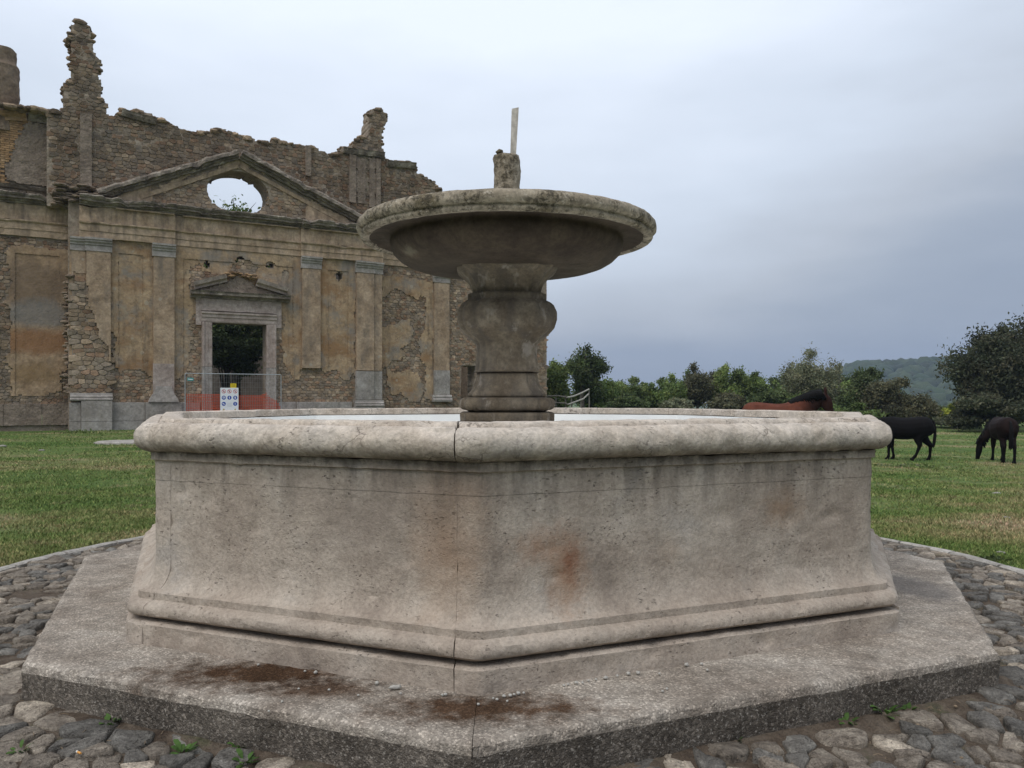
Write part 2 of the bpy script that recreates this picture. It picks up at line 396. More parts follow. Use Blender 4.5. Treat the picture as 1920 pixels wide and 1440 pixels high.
def lathe(prof, n=160, sect=None, amp=.003, rot=0., o=0., step=.02):
    prof = densify(prof, step); P = len(prof); V = []; Fa = []
    for i in range(n):
        a = 2 * math.pi * i / n + rot
        for (r, z) in prof:
            rr = r * (sect(a - rot, z) if sect else 1)
            x, y = rr * math.cos(a), rr * math.sin(a)
            d = amp * fbm(x, y, z, 8, o) + amp * .4 * nz3(x, y, z, 40, o)
            rr += d; V.append((rr * math.cos(a), rr * math.sin(a), z + d * .5))
    for i in range(n):
        for j in range(P - 1):
            i2 = (i + 1) % n; Fa.append((i * P + j, i2 * P + j, i2 * P + j + 1, i * P + j + 1))
    return V, Fa
def cham(a, z, face=.74):
    """chamfered square section: apothem 1, shallow cut corners"""
    a = (a + math.pi / 4) % (math.pi / 2) - math.pi / 4; a = abs(a)
    corner = math.atan(face); 
    if a < corner: r = 1 / math.cos(a)
    else:
        n = (1 + face) / math.sqrt(2); r = n / math.cos(a - math.pi / 4)
    return r * (1 - .11 * math.exp(-((a - corner) / .075) ** 2))
def cham8(a, z): return 1 + (cham(a, z) - 1) * .9
stem_rot = math.radians(2)
def lathe_part(name, prof, m, **k):
    V, Fa = lathe(prof, **k); mb = MB(); mb.add(V, Fa); return mb.build(name, m, fount, True)
lathe_part('foot_plate', [(0.01, 1.24), (.45, 1.24), (.455, 1.312), (.44, 1.318), (.01, 1.32)], M_stem, sect=cham8, rot=stem_rot, n=120)
lathe_part('foot_shaft', [(.5, .84), (.44, 1.24)], M_stem, n=48)
lathe_part('stem_plinth', [(.01, 1.322), (.372, 1.322), (.376, 1.395), (.36, 1.402), (.30, 1.403)], M_stem, sect=cham8, rot=stem_rot, n=160, o=2)
lathe_part('stem_torus', [(.30, 1.404), (.33, 1.42)] + [(.335 + .048 * math.cos(a), 1.468 + .048 * math.sin(a)) for a in [math.radians(q) for q in range(-80, 90, 18)]] + [(.30, 1.52)], M_stem, sect=cham8, rot=stem_rot, n=160, o=4, step=.012)
lathe_part('stem_skirt', [(.29, 1.518), (.312, 1.525), (.312, 1.545), (.285, 1.58), (.262, 1.62), (.248, 1.66), (.24, 1.712), (.2, 1.714)], M_stem, sect=cham8, rot=stem_rot, n=160, o=6)
lathe_part('stem_baluster', [(.2, 1.718), (.262, 1.72), (.25, 1.78), (.238, 1.88), (.243, 1.94), (.285, 1.985), (.335, 2.02), (.375, 2.065), (.396, 2.13), (.394, 2.19), (.37, 2.245), (.345, 2.268), (.315, 2.285), (.312, 2.335), (.29, 2.34)], M_stem, sect=cham8, rot=stem_rot, n=160, o=8)
lathe_part('stem_neck', [(.27, 2.338), (.272, 2.36), (.285, 2.40), (.31, 2.45), (.35, 2.495), (.395, 2.53), (.415, 2.552), (.415, 2.57)], M_stem, sect=cham8, rot=stem_rot, n=160, o=10)
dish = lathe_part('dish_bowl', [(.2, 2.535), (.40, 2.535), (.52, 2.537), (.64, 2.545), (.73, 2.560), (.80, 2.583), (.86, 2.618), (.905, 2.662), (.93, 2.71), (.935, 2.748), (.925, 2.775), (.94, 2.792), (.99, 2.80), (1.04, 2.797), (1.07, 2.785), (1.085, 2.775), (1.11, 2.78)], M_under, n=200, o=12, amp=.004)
lathe_part('dish_rim', [(1.085, 2.782), (1.10, 2.768), (1.135, 2.763), (1.158, 2.770), (1.166, 2.787), (1.155, 2.803), (1.158, 2.811), (1.178, 2.816), (1.192, 2.830), (1.196, 2.85), (1.188, 2.88), (1.168, 2.902), (1.135, 2.913), (1.05, 2.905), (.98, 2.86), (.6, 2.76), (.05, 2.74)], M_dish, n=220, o=14, amp=.006)
sc_o = lathe_part('spout_column', [(.122, 2.74), (.115, 2.95), (.108, 3.0), (.106, 3.44), (.098, 3.468), (.01, 3.472)], M_dish, n=60, o=16, amp=.011)
# small lump of stone on the spout column
def pebble(mb, c, r, seed, sq=(1, 1, .7), tint=(1, 1, 1), sub=1):
    rnd = random.Random(seed)
    base = [Vector(p) for p in ((0, 0, 1), (0, 0, -1))]
    n = 7; vsl = [Vector((0, 0, 1)), Vector((0, 0, -1))]
    for ring, zz in ((0, .62), (1, 0.0), (2, -.62)):
        rr = math.sqrt(1 - zz * zz)
        for k in range(n):
            a = 2 * math.pi * (k + .5 * ring) / n; vsl.append(Vector((rr * math.cos(a), rr * math.sin(a), zz)))
    vsl = [tuple(Vector(c) + Vector((v.x * sq[0], v.y * sq[1], v.z * sq[2])) * r * rnd.uniform(.8, 1.15)) for v in vsl]
    fs = []
    for k in range(n):
        k2 = (k + 1) % n
        fs += [(0, 2 + k, 2 + k2), (2 + k, 2 + n + k, 2 + k2), (2 + k2, 2 + n + k, 2 + n + k2), (2 + n + k, 2 + 2 * n + k, 2 + n + k2), (2 + n + k2, 2 + 2 * n + k, 2 + 2 * n + k2), (1, 2 + 2 * n + k2, 2 + 2 * n + k)]
    mb.add(vsl, fs, tint)
mb = MB(); pebble(mb, (-.055, -.03, 3.495), .034, 3); o = mb.build('loose_stone', M_dish, None, True); o.location = FC
tag(o, 'small dark lump of stone on top of the spout column beside the upright board', 'stone')
M_board = stone_like('weathered_board', [(.42, .38, .33), (.52, .48, .43), (.57, .53, .48)], 6, bump=.3, bdist=.003, streak=(.08, 20, .5, (.3, .26, .22)), fine=30)
mb = MB()
b0, b1 = at(962, 295, 6.42) - FC, at(966, 204, 6.42) - FC
hw = .028
vv = []
for i in range(9):
    p = b0.lerp(b1, i / 8); w_ = hw * (1 + .06 * nz3(i, 3, 1)) * (.82 + .18 * i / 8)
    for sx, sy in ((-1, -1), (1, -1), (1, 1), (-1, 1)): vv.append((p.x + sx * w_, p.y + sy * .018, p.z + (.006 * sx if i == 8 else 0)))
ff = [(0, 3, 2, 1), (32, 33, 34, 35)]
for i in range(8):
    for k in range(4): ff.append((i * 4 + k, i * 4 + (k + 1) % 4, (i + 1) * 4 + (k + 1) % 4, (i + 1) * 4 + k))
mb.add(vv, ff); o = mb.build('wooden_board', M_board); o.location = FC
tag(o, 'pale weathered wooden board standing upright on the stub above the fountain dish', 'board')

# slab platform
slab = thing('fountain_step', 'broad octagonal concrete step with coarse pebbly dark edge under the fountain basin', 'step', FC)
def slab_part(segs, o_):
    mb = MB()
    pt = []
    for (k, f0, f1) in segs:
        n = int((f1 - f0) * 2.9 / (.03 if k in (0, 7) else .06)); pt += [(k, f0 + (f1 - f0) * i / n, 0) for i in range(n + (0 if (k, f0, f1) != segs[-1] else 1))]
    prof = densify([(.25, .213), (-.2, .215), (-.435, .216), (-.452, .203), (-.457, .17), (-.455, .05), (-.44, -.12)], .022)
    P = len(prof); V = []
    for (k, f, _) in pt:
        for (dl, z) in prof:
            p = opt(k, f, dl); n = ON[k]
            e = max(0, 1 - abs(dl + .455) / .05)
            d = .006 * fbm(p.x, p.y, z, 6, 3 + o_) + .006 * nz3(p.x, p.y, z, 30, 5)
            dz = .003 * fbm(p.x, p.y, 0, 3, 8) + (d * .8 - .007 * max(0, nz3(p.x, p.y, z, 12, 44)) * 2) * e
            V.append((p.x + n.x * d * e, p.y + n.y * d * e, z + dz))
    Fa = []; C = []; MI = []
    for i in range(len(pt) - 1):
        for j in range(P - 1):
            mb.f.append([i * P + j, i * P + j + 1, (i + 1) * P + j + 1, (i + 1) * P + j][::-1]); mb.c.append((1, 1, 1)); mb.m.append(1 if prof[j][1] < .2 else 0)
    mb.v = V
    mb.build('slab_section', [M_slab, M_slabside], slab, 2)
j_ = .0005
slab_part([(0, j_, 1), (1, 0, 1), (2, 0, 1), (3, 0, 1 - j_)], 0)
slab_part([(4, j_, 1), (5, 0, 1), (6, 0, 1), (7, 0, 1 - j_)], 5)

# ------------------------------------------------------------------ terrain
def sst(x): x = max(0., min(1., x)); return x * x * (3 - 2 * x)
def th(x, y):
    z = -.36 * sst((x - 3) / 9) * sst((y - 8) / 14)
    z += .75 * math.exp(-((x - 9.5) / 9) ** 2 - ((y - 62) / 8) ** 2)
    r = math.hypot(x, y)
    if y > 70 or x > 60:
        dd = max(y - 70, (x - 60) * .8)
        z -= 30 * sst(dd / 160)
    if r > 250 and y > 0:
        az = x / max(y, 1)
        hz_ = 60 * sst((az - .32) / .12) * sst((r - 420) / 620) * (1 + .10 * nz3(x, y, 0, .004, 3))
        hz_ += 34 * sst((r - 420) / 620) * (1 - sst((az - .05) / .3))
        hz_ += 18 * sst((r - 230) / 150) * sst((az - .40) / .08) * (1 - sst((r - 420) / 120))
        z += hz_ + 3 * nz3(x, y, 0, .01, 6)
    z += .035 * fbm(x, y, 0, .35, 2) * sst((math.hypot(x - FC.x, y - FC.y) - 4.6) / 3)
    z += .02 * nz3(x, y, 0, 1.2, 2) * sst((math.hypot(x - FC.x, y - FC.y) - 4.6) / 3)
    return z
def grass_mat(name, tint=False):
    m, t_, b = newmat(name, .95, .1); g_ = G(t_)
    big = g_.noise(.22, 5, .6, v=g_.map(scale=(1, 1.6, 1)), dist=.5)
    c = g_.ramp(big, (.36, (.072, .122, .030)), (.50, (.108, .150, .045)), (.60, (.175, .178, .078)), (.72, (.27, .235, .14)))
    fine = g_.noise(3.2, 6, .75)
    c = g_.mix(.75, c, g_.ramp(fine, (.28, .55), (.72, 1.45)), 'MULTIPLY')
    c = g_.mix(g_.ramp(g_.noise(1.3, 6, .7, v=g_.map(loc=(5, 5, 0))), (.55, 0.0), (.72, .55)), c, (.24, .205, .12))
    if tint: c = g_.mix(1.0, c, g_.attr(), 'MULTIPLY')
    g_.l(c, b.inputs['Base Color'])
    if not tint:
        g_.bump(g_.noise(16, 5, .8), .9, .05, b)
    return m
M_ground = grass_mat('meadow')
M_blade = grass_mat('grass_blades', True)
def lines(lo, hi, fine_lo, fine_hi, st):
    a = list(np.arange(fine_lo, fine_hi + st, st)); s_ = st; x = fine_hi
    while x < hi: s_ *= 1.13; x += s_; a.append(min(x, hi))
    s_ = st; x = fine_lo
    while x > lo: s_ *= 1.13; x -= s_; a.append(max(x, lo))
    return sorted(set(a))
xs = lines(-1500, 2200, -16, 18, .35); ys = lines(-400, 2600, -2, 30, .35)
KR = 4.36
V = []
for y in ys:
    for x in xs:
        z = th(x, y); d = math.hypot(x - FC.x, y - FC.y)
        z = z - .22 if d < KR - .05 else z
        V.append((x, y, z))
nx = len(xs)
Fq = [(j * nx + i, j * nx + i + 1, (j + 1) * nx + i + 1, (j + 1) * nx + i) for j in range(len(ys) - 1) for i in range(nx - 1)]
o = link_mesh('ground', np_mesh('ground', V, Fq), M_ground, smooth=True); tag(o, 'short green and straw coloured meadow grass ground', None, kind='structure')

# cobbled ring -------------------------------------------------------
def clip(poly, px, py, nx_, ny_):
    """keep side where (p-P).n<=0"""
    out = []; n = len(poly)
    for i in range(n):
        a, b_ = poly[i], poly[(i + 1) % n]
        da = (a[0] - px) * nx_ + (a[1] - py) * ny_; db = (b_[0] - px) * nx_ + (b_[1] - py) * ny_
        if da <= 0: out.append(a)
        if da * db < 0:
            t_ = da / (da - db); out.append((a[0] + (b_[0] - a[0]) * t_, a[1] + (b_[1] - a[1]) * t_))
    return out
def voronoi(seeds, rad):
    cell = {}
    for i, (x, y) in enumerate(seeds): cell.setdefault((int(x // rad), int(y // rad)), []).append(i)
    res = []
    for i, (x, y) in enumerate(seeds):
        poly = [(x - rad, y - rad), (x + rad, y - rad), (x + rad, y + rad), (x - rad, y + rad)]
        cx_, cy_ = int(x // rad), int(y // rad); nb = []
        for a in (-1, 0, 1, -2, 2):
            for b_ in (-1, 0, 1, -2, 2):
                for j in cell.get((cx_ + a, cy_ + b_), ()):
                    if j != i: nb.append(((seeds[j][0] - x) ** 2 + (seeds[j][1] - y) ** 2, j))
        nb.sort()
        for d2, j in nb[:18]:
            if d2 > 4 * rad * rad * 2: break
            qx, qy = seeds[j]; poly = clip(poly, (x + qx) / 2, (y + qy) / 2, qx - x, qy - y)
            if not poly: break
        res.append(poly)
    return res
def chaikin(poly, k=.22):
    out = []; n = len(poly)
    for i in range(n):
        a, b_ = poly[i], poly[(i + 1) % n]
        if math.hypot(a[0] - b_[0], a[1] - b_[1]) < 1e-4: continue
        out.append((a[0] + (b_[0] - a[0]) * k, a[1] + (b_[1] - a[1]) * k)); out.append((a[0] + (b_[0] - a[0]) * (1 - k), a[1] + (b_[1] - a[1]) * (1 - k)))
    return out
def area(p): return .5 * abs(sum(p[i][0] * p[(i + 1) % len(p)][1] - p[(i + 1) % len(p)][0] * p[i][1] for i in range(len(p))))
M_cobble = stone_like('cobble_stone', [(.13, .112, .095), (.24, .212, .182), (.40, .36, .31)], 12, pit=.5, pitscale=50, bump=1.0, bdist=.025, tint=True, fine=60, rough=.8)
M_soil = stone_like('soil_bed', [(.06, .042, .030), (.095, .070, .05), (.14, .11, .082), (.085, .085, .045)], 5, bump=1, bdist=.02, fine=50, rough=1)
paving = tag(bpy.data.objects.new('cobbled_paving', None), 'ring of uneven grey and brown cobbles bedded in dark soil around the fountain', None, kind='structure'); COL.objects.link(paving)
def in_slab(x, y, off):
    p = Vector((x - FC.x, y - FC.y))
    return all(ON[k].dot(p - overt(k, -off)) < 0 for k in range(8))
# bed
V = []; Fq = []; NR_, NA = 46, 360
for i in range(NR_ + 1):
    r = 2.2 + (KR + .02 - 2.2) * i / NR_
    for k in range(NA):
        a = 2 * math.pi * k / NA; x, y = FC.x + r * math.cos(a), FC.y + r * math.sin(a)
        V.append((x, y, (.028 if in_slab(x, y, .52) else .008) + .014 * fbm(x, y, 0, 3, 4) + .006 * nz3(x, y, 0, 14, 4) + (.0 if r < 4 else 0)))
for i in range(NR_):
    for k in range(NA): Fq.append((i * NA + k, i * NA + (k + 1) % NA, (i + 1) * NA + (k + 1) % NA, (i + 1) * NA + k)[::-1])
link_mesh('soil_bed', np_mesh('soil_bed', V, Fq), M_soil, paving, True)
seeds = []; spc = .132
gx = np.arange(-4.6, 4.6, spc)
for i, x in enumerate(gx):
    for j, y in enumerate(np.arange(-4.6, 4.6, spc * .8)):
        X, Y = FC.x + x + random.uniform(-.42, .42) * spc + (j % 2) * spc * .5, FC.y + y + random.uniform(-.42, .42) * spc * .8
        r = math.hypot(X - FC.x, Y - FC.y)
        if r < KR - .04 and not in_slab(X, Y, .53 + .06 * noise.noise(Vector((X * 2, Y * 2, 0)))) and random.random() > .2: seeds.append((X, Y))
cells = voronoi(seeds, .125)
stones = []
bare = [(gp(215, 1345), .20), (gp(330, 1375), .16), (gp(60, 1120), .18), (gp(1500, 1375), .1), (gp(1180, 1400), .13), (gp(150, 1150), .12)]
for (sx, sy), poly in zip(seeds, cells):
    if len(poly) < 3: continue
    poly = [((x - FC.x), (y - FC.y)) for x, y in poly]
    poly = [((x, y) if math.hypot(x, y) < KR else (x * KR / math.hypot(x, y), y * KR / math.hypot(x, y))) for x, y in poly]
    q = poly
    for k in range(8):
        e = overt(k, -.475); q = clip(q, e.x, e.y, ON[k].x, ON[k].y) if False else q
    skip = any(math.hypot(sx - b_[0].x, sy - b_[0].y) < b_[1] for b_ in bare) or random.random() < .05
    if skip or area(poly) < .004 or area(poly) > .09: continue
    stones.append((math.hypot(sx, sy), sx, sy, poly))
stones.sort(key=lambda s_: s_[0])
def cobble(poly, hgt, mb, tint):
    cx_ = sum(p[0] for p in poly) / len(poly); cy_ = sum(p[1] for p in poly) / len(poly)
    p2 = chaikin(poly, .18); n = len(p2)
    shr = random.uniform(.82, .96); tx, ty = random.gauss(0, .07), random.gauss(0, .07)
    V = []
    for s_, z in ((shr * 1.0, -.06), (shr, hgt * .55), (shr * .93, hgt * .88), (shr * .6, hgt)):
        for (x, y) in p2:
            dx, dy = (x - cx_) * s_, (y - cy_) * s_; jit = 1 + .13 * nz3(x, y, 0, 24)
            V.append((FC.x + cx_ + dx * jit, FC.y + cy_ + dy * jit, z + (dx * tx + dy * ty if z > 0 else 0) + (.016 * nz3(x, y, 0, 17, 8) if z > 0 else 0)))
    fs = []
    for r in range(3):
        for k in range(n): fs.append((r * n + k, r * n + (k + 1) % n, (r + 1) * n + (k + 1) % n, (r + 1) * n + k))
    fs.append(tuple(3 * n + k for k in range(n)))
    mb.add(V, fs, tint)
def cob_tint():
    r = random.random()
    if r < .38: b_ = random.uniform(.7, 1.2); return (b_ * .94, b_ * .98, b_ * 1.0)
    if r < .90: b_ = random.uniform(.95, 1.5); return (b_ * 1.04, b_ * .99, b_ * .92)
    b_ = random.uniform(1.7, 2.5); return (b_ * 1.05, b_, b_ * .92)
rest = MB()
for i, (d, sx, sy, poly) in enumerate(stones):
    t_ = cob_tint(); h_ = random.uniform(.022, .042)
    if i < 300:
        mb = MB(); cobble(poly, h_, mb, t_); mb.build('cobblestone', M_cobble, paving, True)
    else: cobble(poly, h_, rest, t_)
tag(rest.build('small_cobbles', M_cobble, paving, True), kind='stuff')
# kerb
kerb = tag(bpy.data.objects.new('kerb', None), 'thin pale stone kerb curving round the cobbles against the lawn', None, kind='structure'); COL.objects.link(kerb)
M_kerb = stone_like('kerb_stone', [(.26, .24, .21), (.34, .315, .28), (.42, .39, .35)], 5, pit=.4, bump=.6, tint=True)
NK = 46
for k in range(NK):
    a0 = 2 * math.pi * k / NK + .003; a1 = 2 * math.pi * (k + 1) / NK - .003; mb = MB(); V = []; n = 7
    rj = random.uniform(-.01, .01)
    for i in range(n + 1):
        a = a0 + (a1 - a0) * i / n
        for (r, z) in ((KR + .005, -.15), (KR + .005, .028), (KR + .03, .04), (KR + .095, .038), (KR + .115, .02), (KR + .12, -.15)):
            rr = r + rj + .008 * nz3(a * 9, r, z, 3); V.append((FC.x + rr * math.cos(a), FC.y + rr * math.sin(a), z + .01 * nz3(a * 14, r * 5, 0) + th(FC.x + rr * math.cos(a), FC.y + rr * math.sin(a))))
    fs = [(i * 6 + j, (i + 1) * 6 + j, (i + 1) * 6 + j + 1, i * 6 + j + 1)[::-1] for i in range(n) for j in range(5)] + [tuple(range(6)), tuple(n * 6 + j for j in range(6))[::-1]]
    b_ = random.uniform(.85, 1.12); mb.add(V, fs, (b_, b_, b_)); mb.build('kerb_stone', M_kerb, kerb)

# grass blades --------------------------------------------------------
def grass():
    N = 260000
    u = rng.random(N); D = 1 / (1 / 7.0 - u * (1 / 7.0 - 1 / 45.0))
    side = rng.random(N) < .5
    ax = np.where(side, rng.uniform(-.70, -.30, N), rng.uniform(.30, .72, N))
    X = ax * D; Y = D
    d = np.hypot(X - FC.x, Y - FC.y); ok = d > KR + .13
    # stay off the church footprint
    uu = (X + 20.25) * .87 + (Y - 36.6) * .493; ww = (X + 20.25) * .493 - (Y - 36.6) * .87
    ok &= ww > .3
    # sparse where the turf is worn
    nn = np.array([noise.noise(Vector((x * .5, y * .5, 3))) for x, y in zip(X, Y)])
    ok &= rng.random(N) < np.clip(.75 + nn * 1.3, .12, 1)
    X, Y = X[ok], Y[ok]; n = len(X)
    Z = np.array([th(x, y) for x, y in zip(X, Y)])
    h = rng.uniform(.012, .034, n) * (1 + Y / 45) ; w_ = .0035 * (1 + Y / 7); a = rng.uniform(0, math.pi * 2, n); la = rng.uniform(0, math.pi * 2, n); ln = h * rng.uniform(.3, 1.3, n)
    V = np.empty((n, 3, 3)); V[:, 0] = np.c_[X - np.cos(a) * w_, Y - np.sin(a) * w_, Z - .005]; V[:, 1] = np.c_[X + np.cos(a) * w_, Y + np.sin(a) * w_, Z - .005]
    V[:, 2] = np.c_[X + np.cos(la) * ln, Y + np.sin(la) * ln, Z + h]
    b_ = rng.uniform(.7, 1.35, n); yl = rng.random(n) ** 3
    b_ *= 1.25; T = np.c_[b_ * (1 + yl * 1.1), b_ * (1 + yl * .45), b_ * (1 + yl * .9)]
    me = np_mesh('grass', V.reshape(-1, 3), np.arange(n * 3).reshape(n, 3), T)
    tag(link_mesh('grass', me, M_blade), 'short blades of meadow grass, partly dry', 'grass', kind='stuff')
grass()
# ==CHURCH==
# ------------------------------------------------------------------ ruined church
P0 = Vector((-20.25, 36.6)); CA = math.atan2(.493, .87); cd = Vector((math.cos(CA), math.sin(CA))); cn = Vector((math.sin(CA), -math.cos(CA)))
def fp(x, y, w=0.):
    r = (x - CX) / F; ax = P0.x + cn.x * w; az = P0.y + cn.y * w
    u = (r * az - ax) / (cd.x - cd.y * r); Z = az + cd.y * u
    return (u, CAMZ + (HY - y) / F * Z)
def fpl(pts, w=0.): return [fp(x, y, w) for x, y in pts]
def c2w(u, w, v): return Vector((P0.x + cd.x * u + cn.x * w, P0.y + cd.y * u + cn.y * w, v))
church = thing('ruined_church', 'roofless ruined stone church with flaking plaster, pilasters and an oval opening in its pediment', 'church', (P0.x, P0.y, 0), CA)
def pin(u, v, poly):
    """vectorised point in polygon"""
    u = np.asarray(u); v = np.asarray(v); ins = np.zeros(u.shape, bool); n = len(poly); j = n - 1
    for i in range(n):
        xi, yi = poly[i]; xj, yj = poly[j]
        c = ((yi > v) != (yj > v)) & (u < (xj - xi) * (v - yi) / ((yj - yi) if abs(yj - yi) > 1e-9 else 1e-9) + xi)
        ins ^= c; j = i
    return ins
def wob(U, Vv, amp, sc_, o=0.):
    sh = U.shape; a = np.array([noise.noise(Vector((x * sc_, y * sc_, o))) + .5 * noise.noise(Vector((x * sc_ * 2.7, y * sc_ * 2.7, o + 5))) for x, y in zip(U.ravel(), Vv.ravel())]).reshape(sh)
    b_ = np.array([noise.noise(Vector((x * sc_, y * sc_, o + 31))) + .5 * noise.noise(Vector((x * sc_ * 2.7, y * sc_ * 2.7, o + 45))) for x, y in zip(U.ravel(), Vv.ravel())]).reshape(sh)
    return U + a * amp, Vv + b_ * amp
def glines(lo, hi, st, extra=()):
    a = list(np.linspace(lo, hi, max(2, int(round((hi - lo) / st)) + 1)))
    for e in extra:
        a = [q for q in a if abs(q - e) > st * .45 or q in (lo, hi)]; a.append(e)
    return np.array(sorted(set(a)))
def grid_solid(us, vs_, maskf, wf, wb, snap=None, rough=0., o=0., jit=0.):
    uc = (us[:-1] + us[1:]) / 2; vc = (vs_[:-1] + vs_[1:]) / 2
    U, Vv = np.meshgrid(uc, vc); M = maskf(U, Vv)
    idx = {}; V = []; Fa = []
    def vert(i, j, back):
        k = (i, j, back)
        if k not in idx:
            u, v = us[i], vs_[j]
            # edge jitter on mask boundaries
            if jit and 0 < i < len(us) - 1 and 0 < j < len(vs_) - 1 and not (M[j - 1, i - 1] and M[j, i - 1] and M[j - 1, i] and M[j, i]):
                u += random.uniform(-jit, jit); v += random.uniform(-jit, jit)
            if snap: u, v = snap(u, v)
            w = wb if back else wf + (rough * fbm(u, v, o, 2.2, o) + rough * .4 * nz3(u, v, o, 11) if rough else 0)
            idx[k] = len(V); V.append((u, -w, v))
        return idx[k]
    H_, W_ = M.shape
    for j in range(H_):
        for i in range(W_):
            if not M[j, i]: continue
            a, b_, c, d = (i, j), (i + 1, j), (i + 1, j + 1), (i, j + 1)
            Fa.append(tuple(vert(*p, 0) for p in (a, b_, c, d)))
            for (p, q, di, dj) in ((a, b_, 0, -1), (b_, c, 1, 0), (c, d, 0, 1), (d, a, -1, 0)):
                ii, jj = i + di, j + dj
                if not (0 <= ii < W_ and 0 <= jj < H_ and M[jj, ii]):
                    Fa.append((vert(*p, 0), vert(*p, 1), vert(*q, 1), vert(*q, 0)))
    if wb < wf - .2:
        for j in range(H_):
            for i in range(W_):
                if M[j, i]: Fa.append(tuple(vert(*p, 1) for p in ((i, j), (i, j + 1), (i + 1, j + 1), (i + 1, j))))
    mb = MB(); mb.add(V, Fa); return mb

M_mortar = stone_like('lime_mortar', [(0.204, 0.159, 0.119), (0.282, 0.226, 0.173), (0.360, 0.302, 0.237)], 1.1, bump=.9, bdist=.03, fine=9, rough=.97)
M_stone = stone_like('tuff_rubble', [(0.168, 0.118, 0.081), (0.246, 0.186, 0.133), (0.318, 0.249, 0.185), (0.264, 0.220, 0.178)], .9, bump=.9, bdist=.02, tint=True, fine=8, rough=.97)
def plas_extra(g_, c, b):
    # ochre and rust blooms, grey washed-out areas, dark damp runs
    c = g_.mix(g_.ramp(g_.noise(.42, 5, .6, v=g_.map(scale=(.8, 1, 1.5), loc=(4, 0, 2))), (.50, 0.0), (.62, .85)), c, (.27, .155, .075))
    c = g_.mix(g_.ramp(g_.noise(.6, 5, .65, v=g_.map(loc=(14, 0, 7))), (.50, 0.0), (.62, .8)), c, (.235, .21, .182))
    c = g_.mix(g_.ramp(g_.noise(1.9, 8, .75, dist=.8, v=g_.map(loc=(3, 0, 11))), (.57, 0.0), (.63, .55)), c, (.36, .295, .205))
    c = g_.mix(g_.ramp(g_.noise(3.2, 7, .75, v=g_.map(loc=(9, 0, 1))), (.56, 0.0), (.64, .6)), c, (.15, .11, .078))
    c = g_.mix(g_.ramp(g_.noise(2.6, 5, .65, v=g_.map(scale=(1, 1, .14))), (.52, 0.0), (.72, .6)), c, (.085, .068, .052))
    dots = g_.ramp(g_.vor(1.15, v=g_.map(loc=(1, 0, .4))), (.10, .8), (.13, 0.0))
    c = g_.mix(g_.math('MULTIPLY', dots, .55), c, (.42, .38, .31))
    return c
M_plaster = stone_like('ochre_plaster', [(0.264, 0.180, 0.104), (0.366, 0.261, 0.162), (0.438, 0.323, 0.209)], .8, bump=.7, bdist=.02, fine=7, rough=.95, extra=plas_extra)
def plasl_extra(g_, c, b):
    p1 = fp(75, 640, -1); p2 = fp(70, 700, -1); p3 = fp(60, 530, -1); p4 = fp(75, 590, -1)
    for p, r, col, k in ((p1, (2.6, 3, .75), (.26, .135, .065), .85), (p2, (1.5, 3, .6), (.24, .155, .075), .6), (p3, (2.2, 3, 1.3), (.15, .105, .07), .7), (p4, (2.0, 3, .8), (.19, .185, .175), .7)):
        c = g_.mix(g_.math('MULTIPLY', g_.blob((p[0], 1, p[1]), r, .4, 1.2), k), c, col)
    return c
M_plasterl = stone_like('stained_plaster', [(0.246, 0.164, 0.096), (0.342, 0.241, 0.152), (0.414, 0.301, 0.199)], .9, bump=.7, bdist=.02, fine=7, rough=.95, extra=plasl_extra, streak=(.15, 2.5, .4, (.10, .08, .06)))
M_greyp = stone_like('grey_brown_render', [(0.156, 0.119, 0.091), (0.216, 0.171, 0.132), (0.276, 0.220, 0.174)], 1.3, bump=1, bdist=.04, fine=6, rough=.97)
M_brickp = stone_like('thin_brick_courses', [(0.247, 0.150, 0.081), (0.325, 0.208, 0.112), (0.364, 0.260, 0.163)], 1.5, bump=.8, bdist=.02, tint=True, fine=8)
M_marble = stone_like('grey_marble_blocks', [(.22, .197, .178), (.31, .28, .255), (.39, .36, .33)], 1.4, pit=.5, pitscale=7, bump=.5, bdist=.01, fine=9, streak=(.3, 2, .35, (.2, .17, .12)))
M_ent = stone_like('entablature_stone', [(0.228, 0.159, 0.100), (0.342, 0.249, 0.165), (0.432, 0.323, 0.225), (0.300, 0.235, 0.178)], 1.1, bump=.6, bdist=.02, fine=8, streak=(.12, 3, .6, (.075, .063, .052)))
M_crust = stone_like('crusted_cornice', [(0.091, 0.074, 0.059), (0.163, 0.133, 0.107), (0.260, 0.218, 0.178), (0.429, 0.375, 0.311)], 2.0, bump=1, bdist=.03, fine=9)
M_pil = stone_like('pilaster_plaster', [(0.228, 0.159, 0.103), (0.342, 0.249, 0.167), (0.444, 0.335, 0.236)], 1.2, bump=.6, bdist=.02, fine=8, extra=lambda g_, c, b: g_.mix(g_.math('MULTIPLY', g_.ramp(g_.vor(1.3), (.09, 1.0), (.12, 0.0)), .5), c, (.40, .36, .30)), streak=(.3, 1.5, .6, (.13, .115, .098)))
M_portal = stone_like('portal_stone', [(.24, .185, .155), (.34, .275, .24), (.42, .355, .315)], 1.6, pit=.4, pitscale=9, bump=.5, bdist=.01, fine=9)

